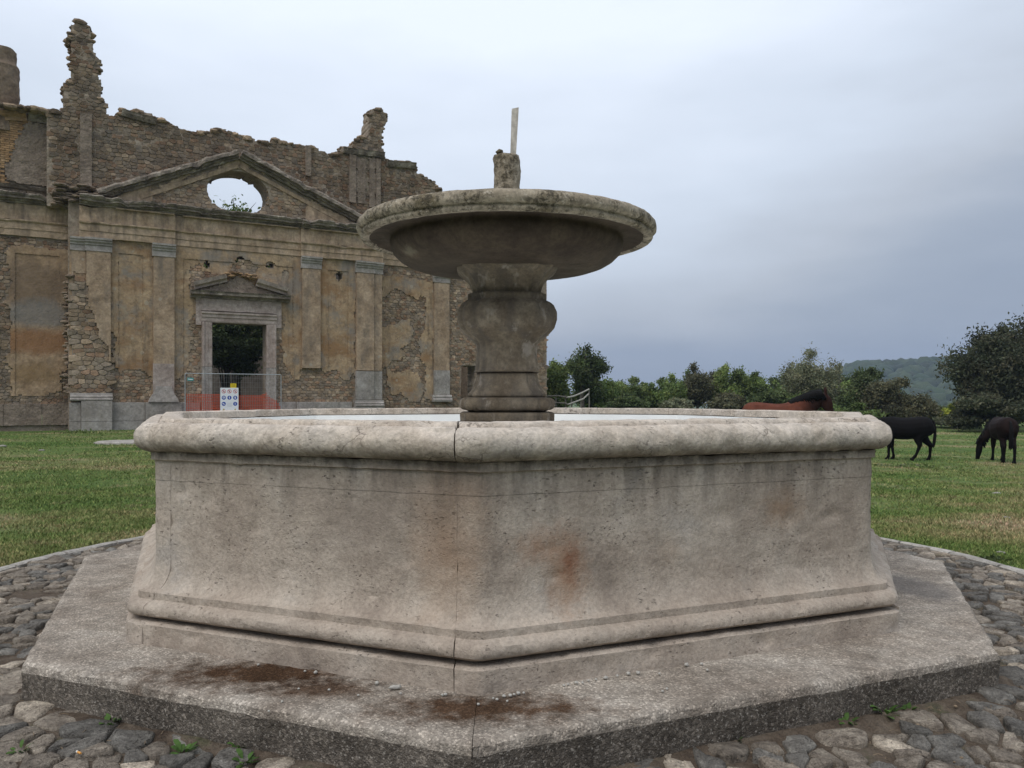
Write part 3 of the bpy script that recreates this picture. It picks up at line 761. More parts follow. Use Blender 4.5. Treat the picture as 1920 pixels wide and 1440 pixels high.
# --- core walls
OVC = (7.45, 11.85); OVR = (1.50, 1.07)
DOOR = (6.17, 8.80, 5.25)
def oval_in(U, Vv, g_=0.): return ((U - OVC[0]) / (OVR[0] + g_)) ** 2 + ((Vv - OVC[1]) / (OVR[1] + g_)) ** 2 < 1
def snap_oval(u, v):
    du, dv = (u - OVC[0]) / OVR[0], (v - OVC[1]) / OVR[1]; r = math.hypot(du, dv)
    if abs(r - 1) < .06:
        r2 = 1 + .012 * nz3(u, v, 0, 3); return OVC[0] + du / r * OVR[0] * r2, OVC[1] + dv / r * OVR[1] * r2
    return u, v
ped = [(1.0, 10.8), (7.45, 13.75), (14.1, 10.8)]
body_poly = [(-.05, -.6), (15.0, -.6), (15.0, 10.8), (14.2, 10.8), (7.45, 13.8), (1.0, 10.8), (-.05, 10.8)]
def m_body(U, Vv):
    U2, V2 = wob(U, Vv, .03, 2)
    m = pin(U, Vv, body_poly) & ~oval_in(U, Vv)
    m &= ~((U > DOOR[0]) & (U < DOOR[1]) & (Vv < DOOR[2]))
    hx, hv = fp(450, 491); m &= ~((abs(U - hx) < .2) & (abs(Vv - hv) < .27))
    hx, hv = fp(635, 518); m &= ~(((U2 - hx) / .18) ** 2 + ((V2 - hv) / .24) ** 2 < 1)
    hx, hv = fp(388, 497); m &= ~(((U2 - hx) / .13) ** 2 + ((V2 - hv) / .17) ** 2 < 1)
    hx, hv = fp(507, 498); m &= ~(((U2 - hx) / .16) ** 2 + ((V2 - hv) / .14) ** 2 < 1)
    return m
hb = fp(450, 491)
us = glines(-.05, 15.0, .11, (DOOR[0], DOOR[1], hb[0] - .2, hb[0] + .2)); vs_ = glines(-.6, 13.8, .11, (DOOR[2], 10.8, hb[1] - .27, hb[1] + .27))
grid_solid(us, vs_, m_body, 0., -.75, snap_oval, .012).build('facade_wall', M_mortar, church)
WA = -.35
top_px = [(-160, 200), (-90, 192), (-30, 196), (0, 195), (50, 200), (120, 211), (121, 178), (118, 160), (134, 152), (135, 95), (132, 90), (134, 70), (131, 66), (136, 46), (146, 45), (148, 39), (157, 41), (160, 46), (170, 58), (173, 92), (180, 100), (186, 122), (188, 185), (197, 196), (200, 214), (212, 220), (226, 214), (227, 204), (246, 207), (284, 214), (292, 222), (310, 227), (330, 239), (352, 246), (372, 249), (396, 247), (412, 242), (440, 250), (470, 260), (485, 264), (508, 269), (512, 262), (520, 260), (526, 266), (560, 271), (588, 276), (606, 284), (620, 291), (632, 288), (640, 277), (662, 272), (670, 262), (682, 255), (690, 264), (692, 236), (693, 214), (699, 205), (712, 204), (724, 214), (725, 226), (718, 240), (716, 262), (717, 276), (720, 291), (724, 300), (742, 303), (778, 305), (780, 322), (802, 336), (814, 340), (820, 352), (850, 395), (880, 450), (930, 500), (990, 540), (1000, 552), (1025, 557)]
top_uv = fpl(top_px, WA)
att_poly = top_uv + [(top_uv[-1][0], -.6), (15.0, -.6), (15.0, 10.3), (-.6, 10.3), (-.6, -.6), (top_uv[0][0], -.6)]
ped_hid = [(1.6, 10.6), (7.45, 13.3), (13.6, 10.6)]
def m_att(U, Vv):
    m = pin(U, Vv, top_uv + [(top_uv[-1][0], 10.3), (top_uv[0][0], 10.3)]) & ~oval_in(U, Vv, .0)
    m |= (U > 14.9) & (Vv < 10.3) & pin(U, Vv, top_uv + [(top_uv[-1][0], -.6), (top_uv[0][0], -.6)])
    m &= ~((U > DOOR2[0]) & (U < DOOR2[1]) & (Vv < DOOR2[2]))
    return m & (U < top_uv[-1][0] - .01)
d2a, d2b = fp(861, 686, -.6), fp(889, 765, -.6); DOOR2 = (d2a[0], d2b[0], d2a[1])
us = glines(-.9, top_uv[-1][0], .11, (DOOR2[0], DOOR2[1])); vs_ = glines(-.6, 19.2, .11, (DOOR2[2],))
grid_solid(us, vs_, m_att, WA, -1.5, snap_oval, .03, 3., .03).build('upper_wall', M_mortar, church)
# left wing, set back one metre
WL = -1.0
topl = [(u, v) for (x, y) in top_px[:7] for (u, v) in [fp(x, y, WL)]]
def m_left(U, Vv):
    tv = np.interp(U, [p[0] for p in topl[:6]], [p[1] for p in topl[:6]])
    m = (Vv < tv); hx, hv = fp(70, 787, WL); m &= ~((abs(U - hx) < .22) & (abs(Vv - hv) < .2)); return m
us = glines(-9, .6, .11); vs_ = glines(-.6, 15.4, .11)
grid_solid(us, vs_, m_left, WL, -2.0, None, .02, 6., .02).build('left_wing_wall', M_mortar, church)
# broken stub of a rounded pier at the far left
mb = MB(); e0, e1 = fp(-75, 120, -1.6), fp(38, 120, -1.6); uc = (e0[0] + e1[0]) / 2; ur = (e1[0] - e0[0]) / 2
V = []; n = 36; lv = 20; vtop = fp(0, 95, -1.6)[1]; vbot = 13.6
for j in range(lv + 1):
    for k in range(n):
        a = 2 * math.pi * k / n; tt_ = j / lv; r = ur * (1 - .03 * tt_) * (1 + .06 * fbm(math.cos(a), math.sin(a), tt_ * 6, 2))
        if tt_ > .84 and math.cos(a) > .2: r *= .9
        V.append((uc + r * math.cos(a), 1.6 + .75 * r * math.sin(a), vbot + (vtop - vbot) * tt_ + .15 * nz3(a, tt_ * 3, 2)))
fs = [(j * n + k, j * n + (k + 1) % n, (j + 1) * n + (k + 1) % n, (j + 1) * n + k) for j in range(lv) for k in range(n)] + [tuple(lv * n + k for k in range(n))]
mb.add(V, fs, (.75, .72, .70)); mb.build('broken_pier', M_stone, church)

# --- plaster -----------------------------------------------------------
V_ENT = 8.90
exposed = [fpl(p) for p in (
    [(206, 712), (222, 700), (236, 694), (256, 692), (274, 700), (284, 704), (288, 770), (206, 770)],
    [(206, 610), (216, 640), (214, 670), (222, 702), (205, 712), (203, 600)],
    [(150, 540), (160, 540), (163, 580), (180, 600), (186, 625), (198, 640), (204, 735), (140, 735)],
    [(356, 500), (372, 496), (378, 508), (398, 512), (424, 516), (436, 500), (446, 486), (468, 488), (486, 500), (480, 520), (450, 522), (420, 524), (360, 552), (352, 540)],
    [(362, 590), (380, 586), (384, 770), (324, 770), (322, 716), (346, 706), (352, 700), (356, 640), (354, 612)],
    [(518, 588), (529, 592), (531, 612), (528, 640), (533, 670), (536, 690), (548, 706), (550, 716), (564, 704), (566, 690), (598, 690), (604, 698), (622, 694), (636, 698), (642, 712), (652, 712), (664, 700), (666, 775), (514, 775)],
    [(665, 560), (690, 560), (700, 590), (690, 600), (712, 640), (700, 690), (664, 690)])]
panels = [fpl([(222, 470), (268, 474), (268, 724), (222, 724)]), fpl([(343, 482), (549, 498), (549, 780), (343, 780)]), fpl([(614, 503), (652, 507), (652, 740), (614, 740)])]
pr = [(min(p[0] for p in q), max(p[0] for p in q), max(p[1] for p in q)) for q in panels]
pr[0] = (pr[0][0], pr[0][1], 8.28); pr[1] = (pr[1][0], pr[1][1], 8.30); pr[2] = (pr[2][0], pr[2][1], 8.30)
def inpan(U, Vv):
    m = np.zeros(U.shape, bool)
    for a, b_, t_ in pr: m |= (U > a) & (U < b_) & (Vv < t_)
    return m
def exm(U, Vv, polys, amp=.13, sc_=2.2, o=0.):
    U2, V2 = wob(U, Vv, amp, sc_, o); m = np.zeros(U.shape, bool)
    for p in polys: m |= pin(U2, V2, p)
    return m
def holes(U, Vv):
    m = np.zeros(U.shape, bool)
    for (x, y, a, b_) in ((450, 491, .22, .30), (635, 518, .21, .27), (388, 497, .16, .2), (507, 498, .24, .2), (535, 516, .22, .25)):
        h = fp(x, y); m |= ((U - h[0]) / a) ** 2 + ((Vv - h[1]) / b_) ** 2 < 1
    return m
def base_ok(U, Vv): return (Vv > 1.22) & ~((U > 5.65) & (U < 9.35) & (Vv < 6.75))
def m_pframe(U, Vv): return base_ok(U, Vv) & ~inpan(U, Vv) & ~exm(U, Vv, exposed) & ~holes(U, Vv)
def m_pfield(U, Vv): return base_ok(U, Vv) & inpan(U, Vv) & ~exm(U, Vv, exposed) & ~holes(U, Vv)
ue = [q for p in pr for q in p[:2]]; ve = [8.28, 8.30]
us = glines(0., 15.0, .075, ue); vs_ = glines(1.2, V_ENT + .05, .075, ve)
grid_solid(us, vs_, m_pframe, .085, .0, None, .008, 1., .02).build('plaster_frame', M_plaster, church)
grid_solid(us, vs_, m_pfield, .045, .0, None, .008, 2., .02).build('plaster_field', M_plaster, church)
# tympanum and upper patches
ty = [fpl(p) for p in ([(573, 372), (668, 420), (640, 424), (598, 416), (571, 412)], [(186, 382), (280, 346), (286, 378), (278, 388), (220, 384)], [(416, 300), (450, 292), (490, 312), (500, 330), (480, 318), (448, 310), (418, 318), (405, 324)], [(300, 350), (352, 326), (360, 330), (330, 345), (306, 362)])]
us = glines(1.0, 14.2, .075); vs_ = glines(10.7, 13.8, .075)
for t1 in ty: grid_solid(us, vs_, lambda U, Vv: exm(U, Vv, [t1], .12, 2, 8) & ~oval_in(U, Vv, .05) & pin(U, Vv, ped), .07, 0, None, .01, 3., .0).build('tympanum_plaster', M_ent, church)
at_p = [fpl(p, WA) for p in ([(152, 225), (168, 222), (172, 370), (150, 370)], [(668, 296), (684, 296), (686, 384), (668, 380)], [(690, 296), (704, 298), (704, 390), (692, 388)])]
us = glines(-.8, 16, .075); vs_ = glines(10.5, 15, .075)
for ap_ in at_p: grid_solid(us, vs_, lambda U, Vv: exm(U, Vv, [ap_], .1, 2, 12), WA + .10, WA, None, .02, 4., .0).build('upper_render', M_greyp, church)
# left wing plaster
lp = [fpl([(10, 470), (22, 458), (135, 470), (142, 600), (138, 650), (128, 660), (126, 690), (112, 700), (112, 735), (70, 745), (20, 742), (24, 690), (8, 680), (20, 640), (22, 590), (10, 560), (28, 530)], WL), fpl([(-170, 450), (-8, 460), (-5, 700), (-170, 720)], WL)]
lg = [fpl([(50, 232), (92, 236), (138, 244), (150, 352), (60, 348), (14, 342), (10, 310), (22, 290), (30, 262), (46, 250)], WL)]
lb = [fpl([(-180, 205), (52, 208), (50, 234), (34, 262), (22, 288), (10, 310), (8, 345), (-180, 340)], WL)]
plp = fpl([(28, 474), (112, 486)], WL)
us = glines(-9, .45, .075, (plp[0][0], plp[1][0])); vs_ = glines(1.6, 8.95, .075, (8.1,))
inl = lambda U, Vv: (U > plp[0][0]) & (U < plp[1][0]) & (Vv < 8.1)
grid_solid(us, vs_, lambda U, Vv: exm(U, Vv, lp, .15, 2, 20) & ~inl(U, Vv), WL + .09, WL, None, .012, 5., .02).build('stained_plaster', M_plasterl, church)
grid_solid(us, vs_, lambda U, Vv: exm(U, Vv, lp, .15, 2, 20) & inl(U, Vv), WL + .05, WL, None, .012, 5., .02).build('stained_plaster_panel', M_plasterl, church)
vs_ = glines(10.6, 15.2, .075)
grid_solid(us, vs_, lambda U, Vv: exm(U, Vv, lg, .12, 2, 25), WL + .12, WL, None, .03, 6., .02).build('rough_render', M_greyp, church)
# thin brick courses at the far left top
mb = MB(); uu, v_ = -9.0, 0
bm_ = lb[0]; v_ = 10.9; row = 0
while v_ < 14.3:
    u_ = -9 + (row % 2) * .17
    while u_ < -.6:
        cu, cv = u_ + .17, v_ + .045; U2, V2 = wob(np.array([cu]), np.array([cv]), .12, 2, 25)
        if pin(U2, V2, bm_)[0]:
            q = random.uniform(.8, 1.2); mb.box(u_ + .01, u_ + .33, -(WL + .07 + random.uniform(-.01, .015)), -WL + .02, v_ + .008, v_ + .092, (q, q * .97, q * .93))
        u_ += .34
    v_ += .10; row += 1
tag(mb.build('thin_brick_courses', M_brickp, church), kind='stuff')
# right wing plaster
WR = WA
rp = [fpl(p, WR) for p in ([(715, 516), (758, 520), (800, 526), (797, 556), (780, 560), (764, 552), (742, 540), (728, 552), (715, 560)], [(713, 612), (742, 608), (752, 602), (766, 598), (776, 618), (768, 642), (752, 652), (762, 664), (738, 676), (716, 690)], [(726, 690), (742, 702), (760, 694), (782, 700), (792, 726), (788, 752), (768, 756), (752, 736), (736, 744), (724, 722)], [(797, 526), (813, 528), (812, 750), (797, 750)], [(784, 640), (798, 610), (798, 690), (788, 670)])]
us = glines(14.9, 19.6, .075); vs_ = glines(1.3, 8.9, .075)
grid_solid(us, vs_, lambda U, Vv: exm(U, Vv, rp, .14, 2.2, 30), WR + .08, WR, None, .01, 7., .02).build('wing_plaster', M_plaster, church)

# --- rubble stones -----------------------------------------------------
all_st = []
def rubble(u0, u1, v0, v1, w, maskf, su, sv, dark=1., o=0):
    seeds = []; row = 0; y = v0
    while y < v1:
        x = u0 + random.uniform(0, su)
        rh = sv * random.uniform(.75, 1.3)
        while x < u1:
            ww_ = su * random.choice((.55, .8, 1., 1.25, 1.5)); seeds.append(((x + ww_ / 2) * (rh / su * 1.25) * 0 + (x + ww_ / 2) * .62, y + random.uniform(-.2, .2) * sv)); x += ww_
        y += rh
    A = np.array(seeds); U = A[:, 0] / .62; Vv = A[:, 1]
    M = maskf(U, Vv); keep = M
    cells = voronoi([(float(a), float(b_)) for a, b_ in A], max(su, sv) * 1.1)
    for i, poly in enumerate(cells):
        if not keep[i] or len(poly) < 3: continue
        sx, sy = float(A[i, 0]), float(A[i, 1])
        for (ox, oy, nx_, ny_) in ((su * .5, 0, 1, 0), (-su * .5, 0, -1, 0), (0, sv * .85, 0, 1), (0, -sv * .85, 0, -1)): poly = clip(poly, sx + ox, sy + oy, nx_, ny_)
        poly = [(x / .62, y_) for x, y_ in poly]; a = area(poly)
        if a > su * sv * 5 or a < su * sv * .12: continue
        Zd = P0.y + cd.y * U[i]; d = dark
        all_st.append((a / Zd ** 2, poly, w, d))
def stone_mesh(mb, poly, w, dark):
    cx_ = sum(p[0] for p in poly) / len(poly); cy_ = sum(p[1] for p in poly) / len(poly)
    p2 = chaikin(poly, .15)
    if len(p2) > 10: p2 = p2[::2] if len(p2) > 14 else p2
    n = len(p2); h = random.uniform(.012, .05); s0 = random.uniform(.88, .97); tx, ty_ = random.gauss(0, .07), random.gauss(0, .07)
    V = []
    for s_, hh in ((s0, -.06), (s0 * .99, h * .6), (s0 * .86, h)):
        for (x, y) in p2:
            dx, dy = (x - cx_) * s_, (y - cy_) * s_; V.append((cx_ + dx, -(w + hh + (dx * tx + dy * ty_ if hh > 0 else 0)), cy_ + dy))
    fs = [(r * n + k, r * n + (k + 1) % n, (r + 1) * n + (k + 1) % n, (r + 1) * n + k) for r in range(2) for k in range(n)] + [tuple(2 * n + k for k in range(n))]
    q = random.uniform(.78, 1.22) * dark; k_ = random.random()
    t_ = (q * 1.10, q * .93, q * .82) if k_ < .2 else ((q * 1.04, q * 1.0, q * .92) if k_ < .55 else ((q * .95, q * .97, q * .98) if k_ < .9 else (q * 1.4, q * 1.37, q * 1.3)))
    mb.add(V, fs, t_)
def near_plaster(U, Vv, polys, o): return exm(U, Vv, polys, .1, 2, o)
rubble(-.2, 15.0, 1.2, 8.9, 0., lambda U, Vv: exm(U, Vv, exposed, .13, 2.2, 0) & base_ok(U, Vv) & ~((U > DOOR[0] - .5) & (U < DOOR[1] + .5) & (Vv < 6.7)) | (holes(U, Vv) & False), .25, .14, .95)
rubble(1.2, 14.0, 10.8, 13.8, 0., lambda U, Vv: pin(U, Vv, [(1.8, 10.85), (7.45, 13.35), (13.4, 10.85)]) & ~exm(U, Vv, ty, .1, 2, 8) & ~oval_in(U, Vv, .12), .27, .145, .95)
topo = np.array(top_uv)
def inatt(U, Vv): return pin(U, Vv, top_uv + [(top_uv[-1][0], 10.3), (top_uv[0][0], 10.3)])
rubble(-.8, 22, 10.7, 19.2, WA, lambda U, Vv: inatt(U, Vv) & (Vv > 10.8) & ~exm(U, Vv, at_p, .1, 2, 12) & ~oval_in(U, Vv, .5) & ~pin(U, Vv, [(1.5, 10.6), (7.45, 13.5), (13.7, 10.6)]), .29, .155, .62)
rubble(15.0, top_uv[-1][0], 0.2, 10.3, WR, lambda U, Vv: pin(U, Vv, top_uv + [(top_uv[-1][0], -.6), (top_uv[0][0], -.6)]) & ~((Vv > 8.9) & (U < 19.5)) & ~exm(U, Vv, rp, .12, 2.2, 30) & ~((U > DOOR2[0] - .12) & (U < DOOR2[1] + .12) & (Vv < DOOR2[2] + .1)), .25, .13, .88)
rubble(-9, .4, 1.3, 14.5, WL, lambda U, Vv: (~exm(U, Vv, lp + lg + lb, .12, 2, 20)) & ((Vv < 8.8) | (Vv > 10.9)) & (Vv < np.interp(U, [p[0] for p in topl[:6]], [p[1] for p in topl[:6]]) - .05), .27, .14, .72)
all_st.sort(key=lambda s_: -s_[0])
rest = MB()
for i, (a, poly, w, d) in enumerate(all_st):
    if i < 300:
        mb = MB(); stone_mesh(mb, poly, w, d); mb.build('stone', M_stone, church)
    else: stone_mesh(rest, poly, w, d)
tag(rest.build('rubble_masonry', M_stone, church), kind='stuff')
# loose broken stones along the ragged wall heads
mb = MB()
def crest(pts, wf_, wb_, dens=6.5, smin=.07, smax=.25):
    for (a, b_) in zip(pts, pts[1:]):
        L = math.hypot(b_[0] - a[0], b_[1] - a[1]); steep = abs(b_[1] - a[1]) > 1.3 * abs(b_[0] - a[0]); n = max(1, int(L * dens * (.22 if steep else 1)))
        for i in range(n):
            for w in np.arange(wb_, wf_ + .01, .34):
                if random.random() < .25: continue
                t_ = (i + random.random()) / n; s_ = random.uniform(smin, smax) * (.7 if steep else 1); q = random.choice((.4, .55, .7, .95, 1.2))
                pebble(mb, (a[0] + (b_[0] - a[0]) * t_, -(w + random.uniform(-.08, .08)), a[1] + (b_[1] - a[1]) * t_ - s_ * .15), s_, random.random(), (1.25, 1.1, .72), (q, q * .95, q * .88))
crest(top_uv[3:], WA, WA - 1.1)
crest(topl[:6], WL, WL - .9)
# ragged rim of the oval and damaged corner
for k in range(46):
    a = random.uniform(0, 2 * math.pi); s_ = random.uniform(.06, .13); q = random.uniform(.6, 1.1)
    if math.sin(a) > .3 and random.random() < .7: continue
    pebble(mb, (OVC[0] + (OVR[0] + .05) * math.cos(a), random.uniform(0, .6), OVC[1] + (OVR[1] + .05) * math.sin(a)), s_, random.random(), (1.2, 1.1, .7), (q * 1.1, q, q * .85))
for k in range(70):
    v = random.uniform(1.6, 7.2); pebble(mb, (-.05 + random.uniform(-.12, .2), random.uniform(-.06, .9), v), random.uniform(.08, .2), random.random(), (1.2, 1.2, .55), (random.uniform(.6, 1.1),) * 3)
for k in range(170):
    x = random.uniform(-.6, 2.1); pebble(mb, (x, random.uniform(-.22, .5), 10.55 + random.uniform(-.1, .7) + (x if x < .6 else 0) * .2), random.uniform(.08, .22), random.random(), (1.5, 1.2, .5), (random.uniform(.4, .85),) * 3)
tag(mb.build('broken_wall_head', M_stone, church), kind='stuff')

# --- mouldings ----------------------------------------------------------
def mould(name, p0, p1, prof, m, rough=.012, st_=.16, tint=(1, 1, 1), o=0., parent=church, eat=0., wref=0.):
    """sweep closed profile [(w, n)] (w out of wall, n perpendicular to the line within the wall) from p0 to p1 (u,v)"""
    L = math.hypot(p1[0] - p0[0], p1[1] - p0[1]); du, dv = (p1[0] - p0[0]) / L, (p1[1] - p0[1]) / L
    nu, nv = -dv, du; n = max(2, int(L / st_)); P = len(prof); V = []
    wm = max(q[0] for q in prof)
    for i in range(n + 1):
        s_ = L * i / n
        for j, (w, h) in enumerate(prof):
            u = p0[0] + du * s_ + nu * h; v = p0[1] + dv * s_ + nv * h
            d = rough * fbm(u, v, w + o, 3.3, o)
            if eat and w > .05: d -= eat * max(0, fbm(u, v, o, 1.5, o + 4) - .12) * w / wm
            V.append((u + nu * d * .5, -(wref + w + d), v + nv * d * .7))
    fs = [(i * P + j, i * P + (j + 1) % P, (i + 1) * P + (j + 1) % P, (i + 1) * P + j) for i in range(n) for j in range(P)]
    fs += [tuple(range(P))[::-1], tuple(n * P + j for j in range(P))]
    mb = MB(); mb.add(V, fs, tint); return mb.build(name, m, parent)
arch_p = [(-.1, 8.90), (.13, 8.90), (.13, 9.20), (.165, 9.21), (.165, 9.50), (.20, 9.52), (.25, 9.57), (.25, 9.63), (-.1, 9.63)]
frz_p = [(-.1, 9.635), (.13, 9.635), (.13, 10.36), (-.1, 10.36)]
cor_p = [(-.1, 10.365), (.20, 10.365), (.22, 10.43), (.32, 10.46), (.32, 10.52), (.50, 10.54), (.50, 10.63), (.56, 10.65), (.62, 10.74), (.60, 10.79), (-.1, 10.90)]
def entab(u0, u1, dw, wref=0., crust=True, eat=.25, o=0.):
    sh = lambda pr_: [((w + dw) if w > 0 else w, h) for w, h in pr_]
    mould('architrave', (u0, 0), (u1, 0), sh(arch_p), M_ent, .010, .16, o=o, eat=.10, wref=wref)
    mould('frieze', (u0, 0), (u1, 0), sh(frz_p), M_ent, .02, .12, o=o + 1, eat=.15, wref=wref)
    mould('cornice', (u0, 0), (u1, 0), sh(cor_p), M_crust if crust else M_ent, .03, .13, o=o + 2, eat=eat, wref=wref)
entab(.40, 4.46, .14, o=1); entab(4.465, 10.52, .0, o=5); entab(10.525, 15.02, .14, o=9)
entab(-9, .36, .0, WL, eat=.3, o=13); entab(15.05, 19.4, .0, WR, False, .1, o=17)
# pale crust line under the cornice (separate fillet)
for a, b_, dw in ((1.9, 4.40, .14), (11.0, 14.9, .14), (4.8, 10.4, 0)): mould('cornice_fillet', (a, 0), (b_, 0), [(.0, 10.30), (.27 + dw, 10.30), (.27 + dw, 10.36), (.0, 10.36)], M_ent, .012, .14, o=a)
# raking cornices
rk = [(-.1, -.02), (.22, -.02), (.24, .07), (.38, .10), (.38, .17), (.56, .20), (.56, .33), (.50, .42), (-.1, .48)]
ap = (7.45, 13.52); mould('raking_cornice', (1.25, 10.72), ap, rk, M_crust, .035, .13, o=3, eat=.2); mould('raking_cornice', ap, (14.1, 10.76), rk, M_crust, .035, .13, o=7, eat=.2)
inn = [(-.05, -.25), (.10, -.25), (.10, -.06), (-.05, -.06)]
mould('inner_rake_band', (2.9, 11.2), (7.35, 13.33), [(-.05, -.26), (.11, -.26), (.11, -.06), (-.05, -.06)], M_ent, .02, .14, o=2); mould('inner_rake_band', (7.55, 13.33), (12.6, 11.2), inn, M_ent, .02, .14, o=8)
# upper string course and ragged projecting band on the attic
def on_top(x0, x1, dy, w=WA):
    a, b_ = fp(x0, 0, w), fp(x1, 0, w); us_ = np.linspace(a[0], b_[0], 2)
    f = lambda u: float(np.interp(u, [p[0] for p in top_uv[28:]], [p[1] for p in top_uv[28:]]))
    return (a[0], f(a[0]) - dy), (b_[0], f(b_[0]) - dy)
for (xa, xb, dy) in ((228, 292, .18), (724, 778, .20), (650, 716, .55)):
    a, b_ = on_top(xa, xb, dy)
    if xa == 650: a = (fp(642, 282, WA)); b_ = fp(719, 292, WA)
    mould('broken_string_course', a, b_, [(-.1, -.17), (.16, -.17), (.24, -.02), (.26, .06), (.30, .12), (-.1, .17)], M_crust, .04, .12, o=xa, wref=WA)
a, b_ = fp(-160, 216, WL), fp(50, 222, WL); mould('string_course', a, (b_[0], b_[1]), [(-.1, -.15), (.14, -.15), (.14, 0), (.24, .08), (.30, .25), (-.1, .30)], M_brickp, .02, .14, o=2, wref=WL)
a, b_ = fp(53, 222, WL), fp(138, 238, WL); mould('string_course', a, (b_[0], b_[1]), [(-.1, -.12), (.10, -.12), (.18, .08), (.24, .22), (-.1, .28)], M_crust, .04, .12, o=4, wref=WL)
a, b_ = fp(-160, 358, WL), fp(100, 372, WL); mould('string_course', (a[0], 11.25), (b_[0], 11.1), [(-.1, -.1), (.14, -.1), (.26, .04), (-.1, .12)], M_crust, .03, .13, o=6, wref=WL)
# attic pilaster strips
for xa, xb, y0, y1 in ((150, 172, 216, 372), (654, 666, 292, 380), (704, 712, 300, 385), (572, 582, 275, 330)):
    a, b_ = fp(xa, y1, WA), fp(xb, y0, WA)
    mould('attic_strip', (a[0], a[1]), (a[0], b_[1]), [(-.1, -(b_[0] - a[0])), (.16, -(b_[0] - a[0])), (.16, 0), (-.1, 0)][::-1], M_greyp, .03, .15, o=xa, wref=WA)

# --- pilasters ------------------------------------------------------------
def noisy_panel(name, u0, u1, v0, v1, w, wb, m, parent, rough=.008, o=0., mask=None):
    f = mask or (lambda U, Vv: np.ones(U.shape, bool))
    return grid_solid(glines(u0, u1, .08), glines(v0, v1, .08), f, w, wb, None, rough, o, .015 if mask else 0).build(name, m, parent)
def pilaster(u0, u1, vb, vt=8.9, w=.26, shaft_v0=None, mask=None, o=0., wref=0., lowm=None):
    P_ = link_mesh('pilaster', grid_solid(glines(u0, u1, .08), glines(shaft_v0 or vb, vt - .62, .08), mask or (lambda U, Vv: np.ones(U.shape, bool)), wref + w, wref - .02, None, .008, o, .012).mesh('pilaster'), M_pil, church)
    c_ = wref
    capp = [(-.1, vt - .62), (w + .03, vt - .62), (w + .03, vt - .58), (w + .01, vt - .57), (w + .01, vt - .36), (w + .06, vt - .33), (w + .06, vt - .27), (w + .13, vt - .20), (w + .13, vt - .13), (w + .18, vt - .10), (w + .18, vt - .01), (-.1, vt - .01)]
    mould('capital', (u0 - .06, 0), (u1 + .06, 0), capp, M_marble, .012, .1, o=o, parent=P_, wref=wref)
    return P_
exp_p1 = [fpl([(140, 520), (162, 524), (164, 560), (175, 590), (184, 620), (192, 640), (203, 650), (208, 690), (208, 750), (130, 750)], .26)]
p1 = pilaster(.68, 1.68, 1.7, mask=lambda U, Vv: ~exm(U, Vv, exp_p1, .1, 2.4, 40), o=1)
pilaster(.08, .66, 5.4, w=.12, mask=lambda U, Vv: ~exm(U, Vv, [fpl([(140, 505), (170, 520), (170, 760), (130, 760)], .12)], .12, 2, 41), o=2)
rubble(.0, 1.7, 1.7, 7.0, .16, lambda U, Vv: exm(U, Vv, exp_p1, .1, 2.4, 40), .36, .2)
nb = [s_ for s_ in all_st if abs(s_[2] - .16) < 1e-6]; mb = MB()
for a, poly, w, d in nb: stone_mesh(mb, poly, w, .95)
tag(mb.build('exposed_pilaster_rubble', M_stone, church), kind='stuff')
noisy_panel('pilaster_core', .1, 1.66, 1.7, 7.2, .15, -.01, M_mortar, church, .02, 3, lambda U, Vv: exm(U, Vv, exp_p1, .1, 2.4, 40))
p2 = pilaster(3.51, 4.43, 1.75, o=5)
p3 = pilaster(10.61, 11.56, fp(565, 690)[1], o=7, mask=lambda U, Vv: Vv > 2.98 + .12 * (np.sin(U * 9) > 0))
p4 = pilaster(13.53, 14.50, 3.0, o=9); p4b = pilaster(14.52, 15.0, 3.0, w=.16, o=11)
p5 = pilaster(fp(812, 600, WR)[0], fp(840, 600, WR)[0], 1.7, vt=8.75, w=.2, o=13, wref=WR)
mould('patched_shaft_base', (3.49, 0), (4.42, 0), [(-.1, 1.76), (.275, 1.76), (.27, 3.15), (-.1, 3.2)], M_portal, .01, .1)
for u0, u1, v0, v1, w in ((13.50, 14.50, 1.42, 2.96, .28), (14.52, 15.0, 1.42, 2.96, .18)): mould('marble_shaft_block', (u0, 0), (u1, 0), [(-.1, v0), (w, v0), (w, v1), (-.1, v1)], M_marble, .006, .12, o=u0)
a = fp(812, 700, WR); b_ = fp(840, 700, WR)
mould('marble_shaft_block', (a[0] - .02, 0), (b_[0] + .02, 0), [(-.1, 1.7), (.22, 1.7), (.22, 3.1), (-.1, 3.1)], M_marble, .006, .12, wref=WR)
mould('pilaster_base', (a[0] - .12, 0), (b_[0] + .12, 0), [(-.1, 1.3), (.34, 1.3), (.36, 1.42), (.28, 1.5), (.30, 1.58), (.24, 1.69), (-.1, 1.69)], M_marble, .01, .1, wref=WR)
basep = [(-.1, 1.37), (.38, 1.37), (.42, 1.41), (.42, 1.47), (.34, 1.50), (.36, 1.58), (.29, 1.62), (.27, 1.74), (-.1, 1.74)]
mould('pilaster_base', (.02, 0), (1.76, 0), basep, M_marble, .015, .1, o=1)
mould('pilaster_base', (13.42, 0), (15.05, 0), [(w, h - .34) for w, h in basep], M_marble, .015, .1, o=2)
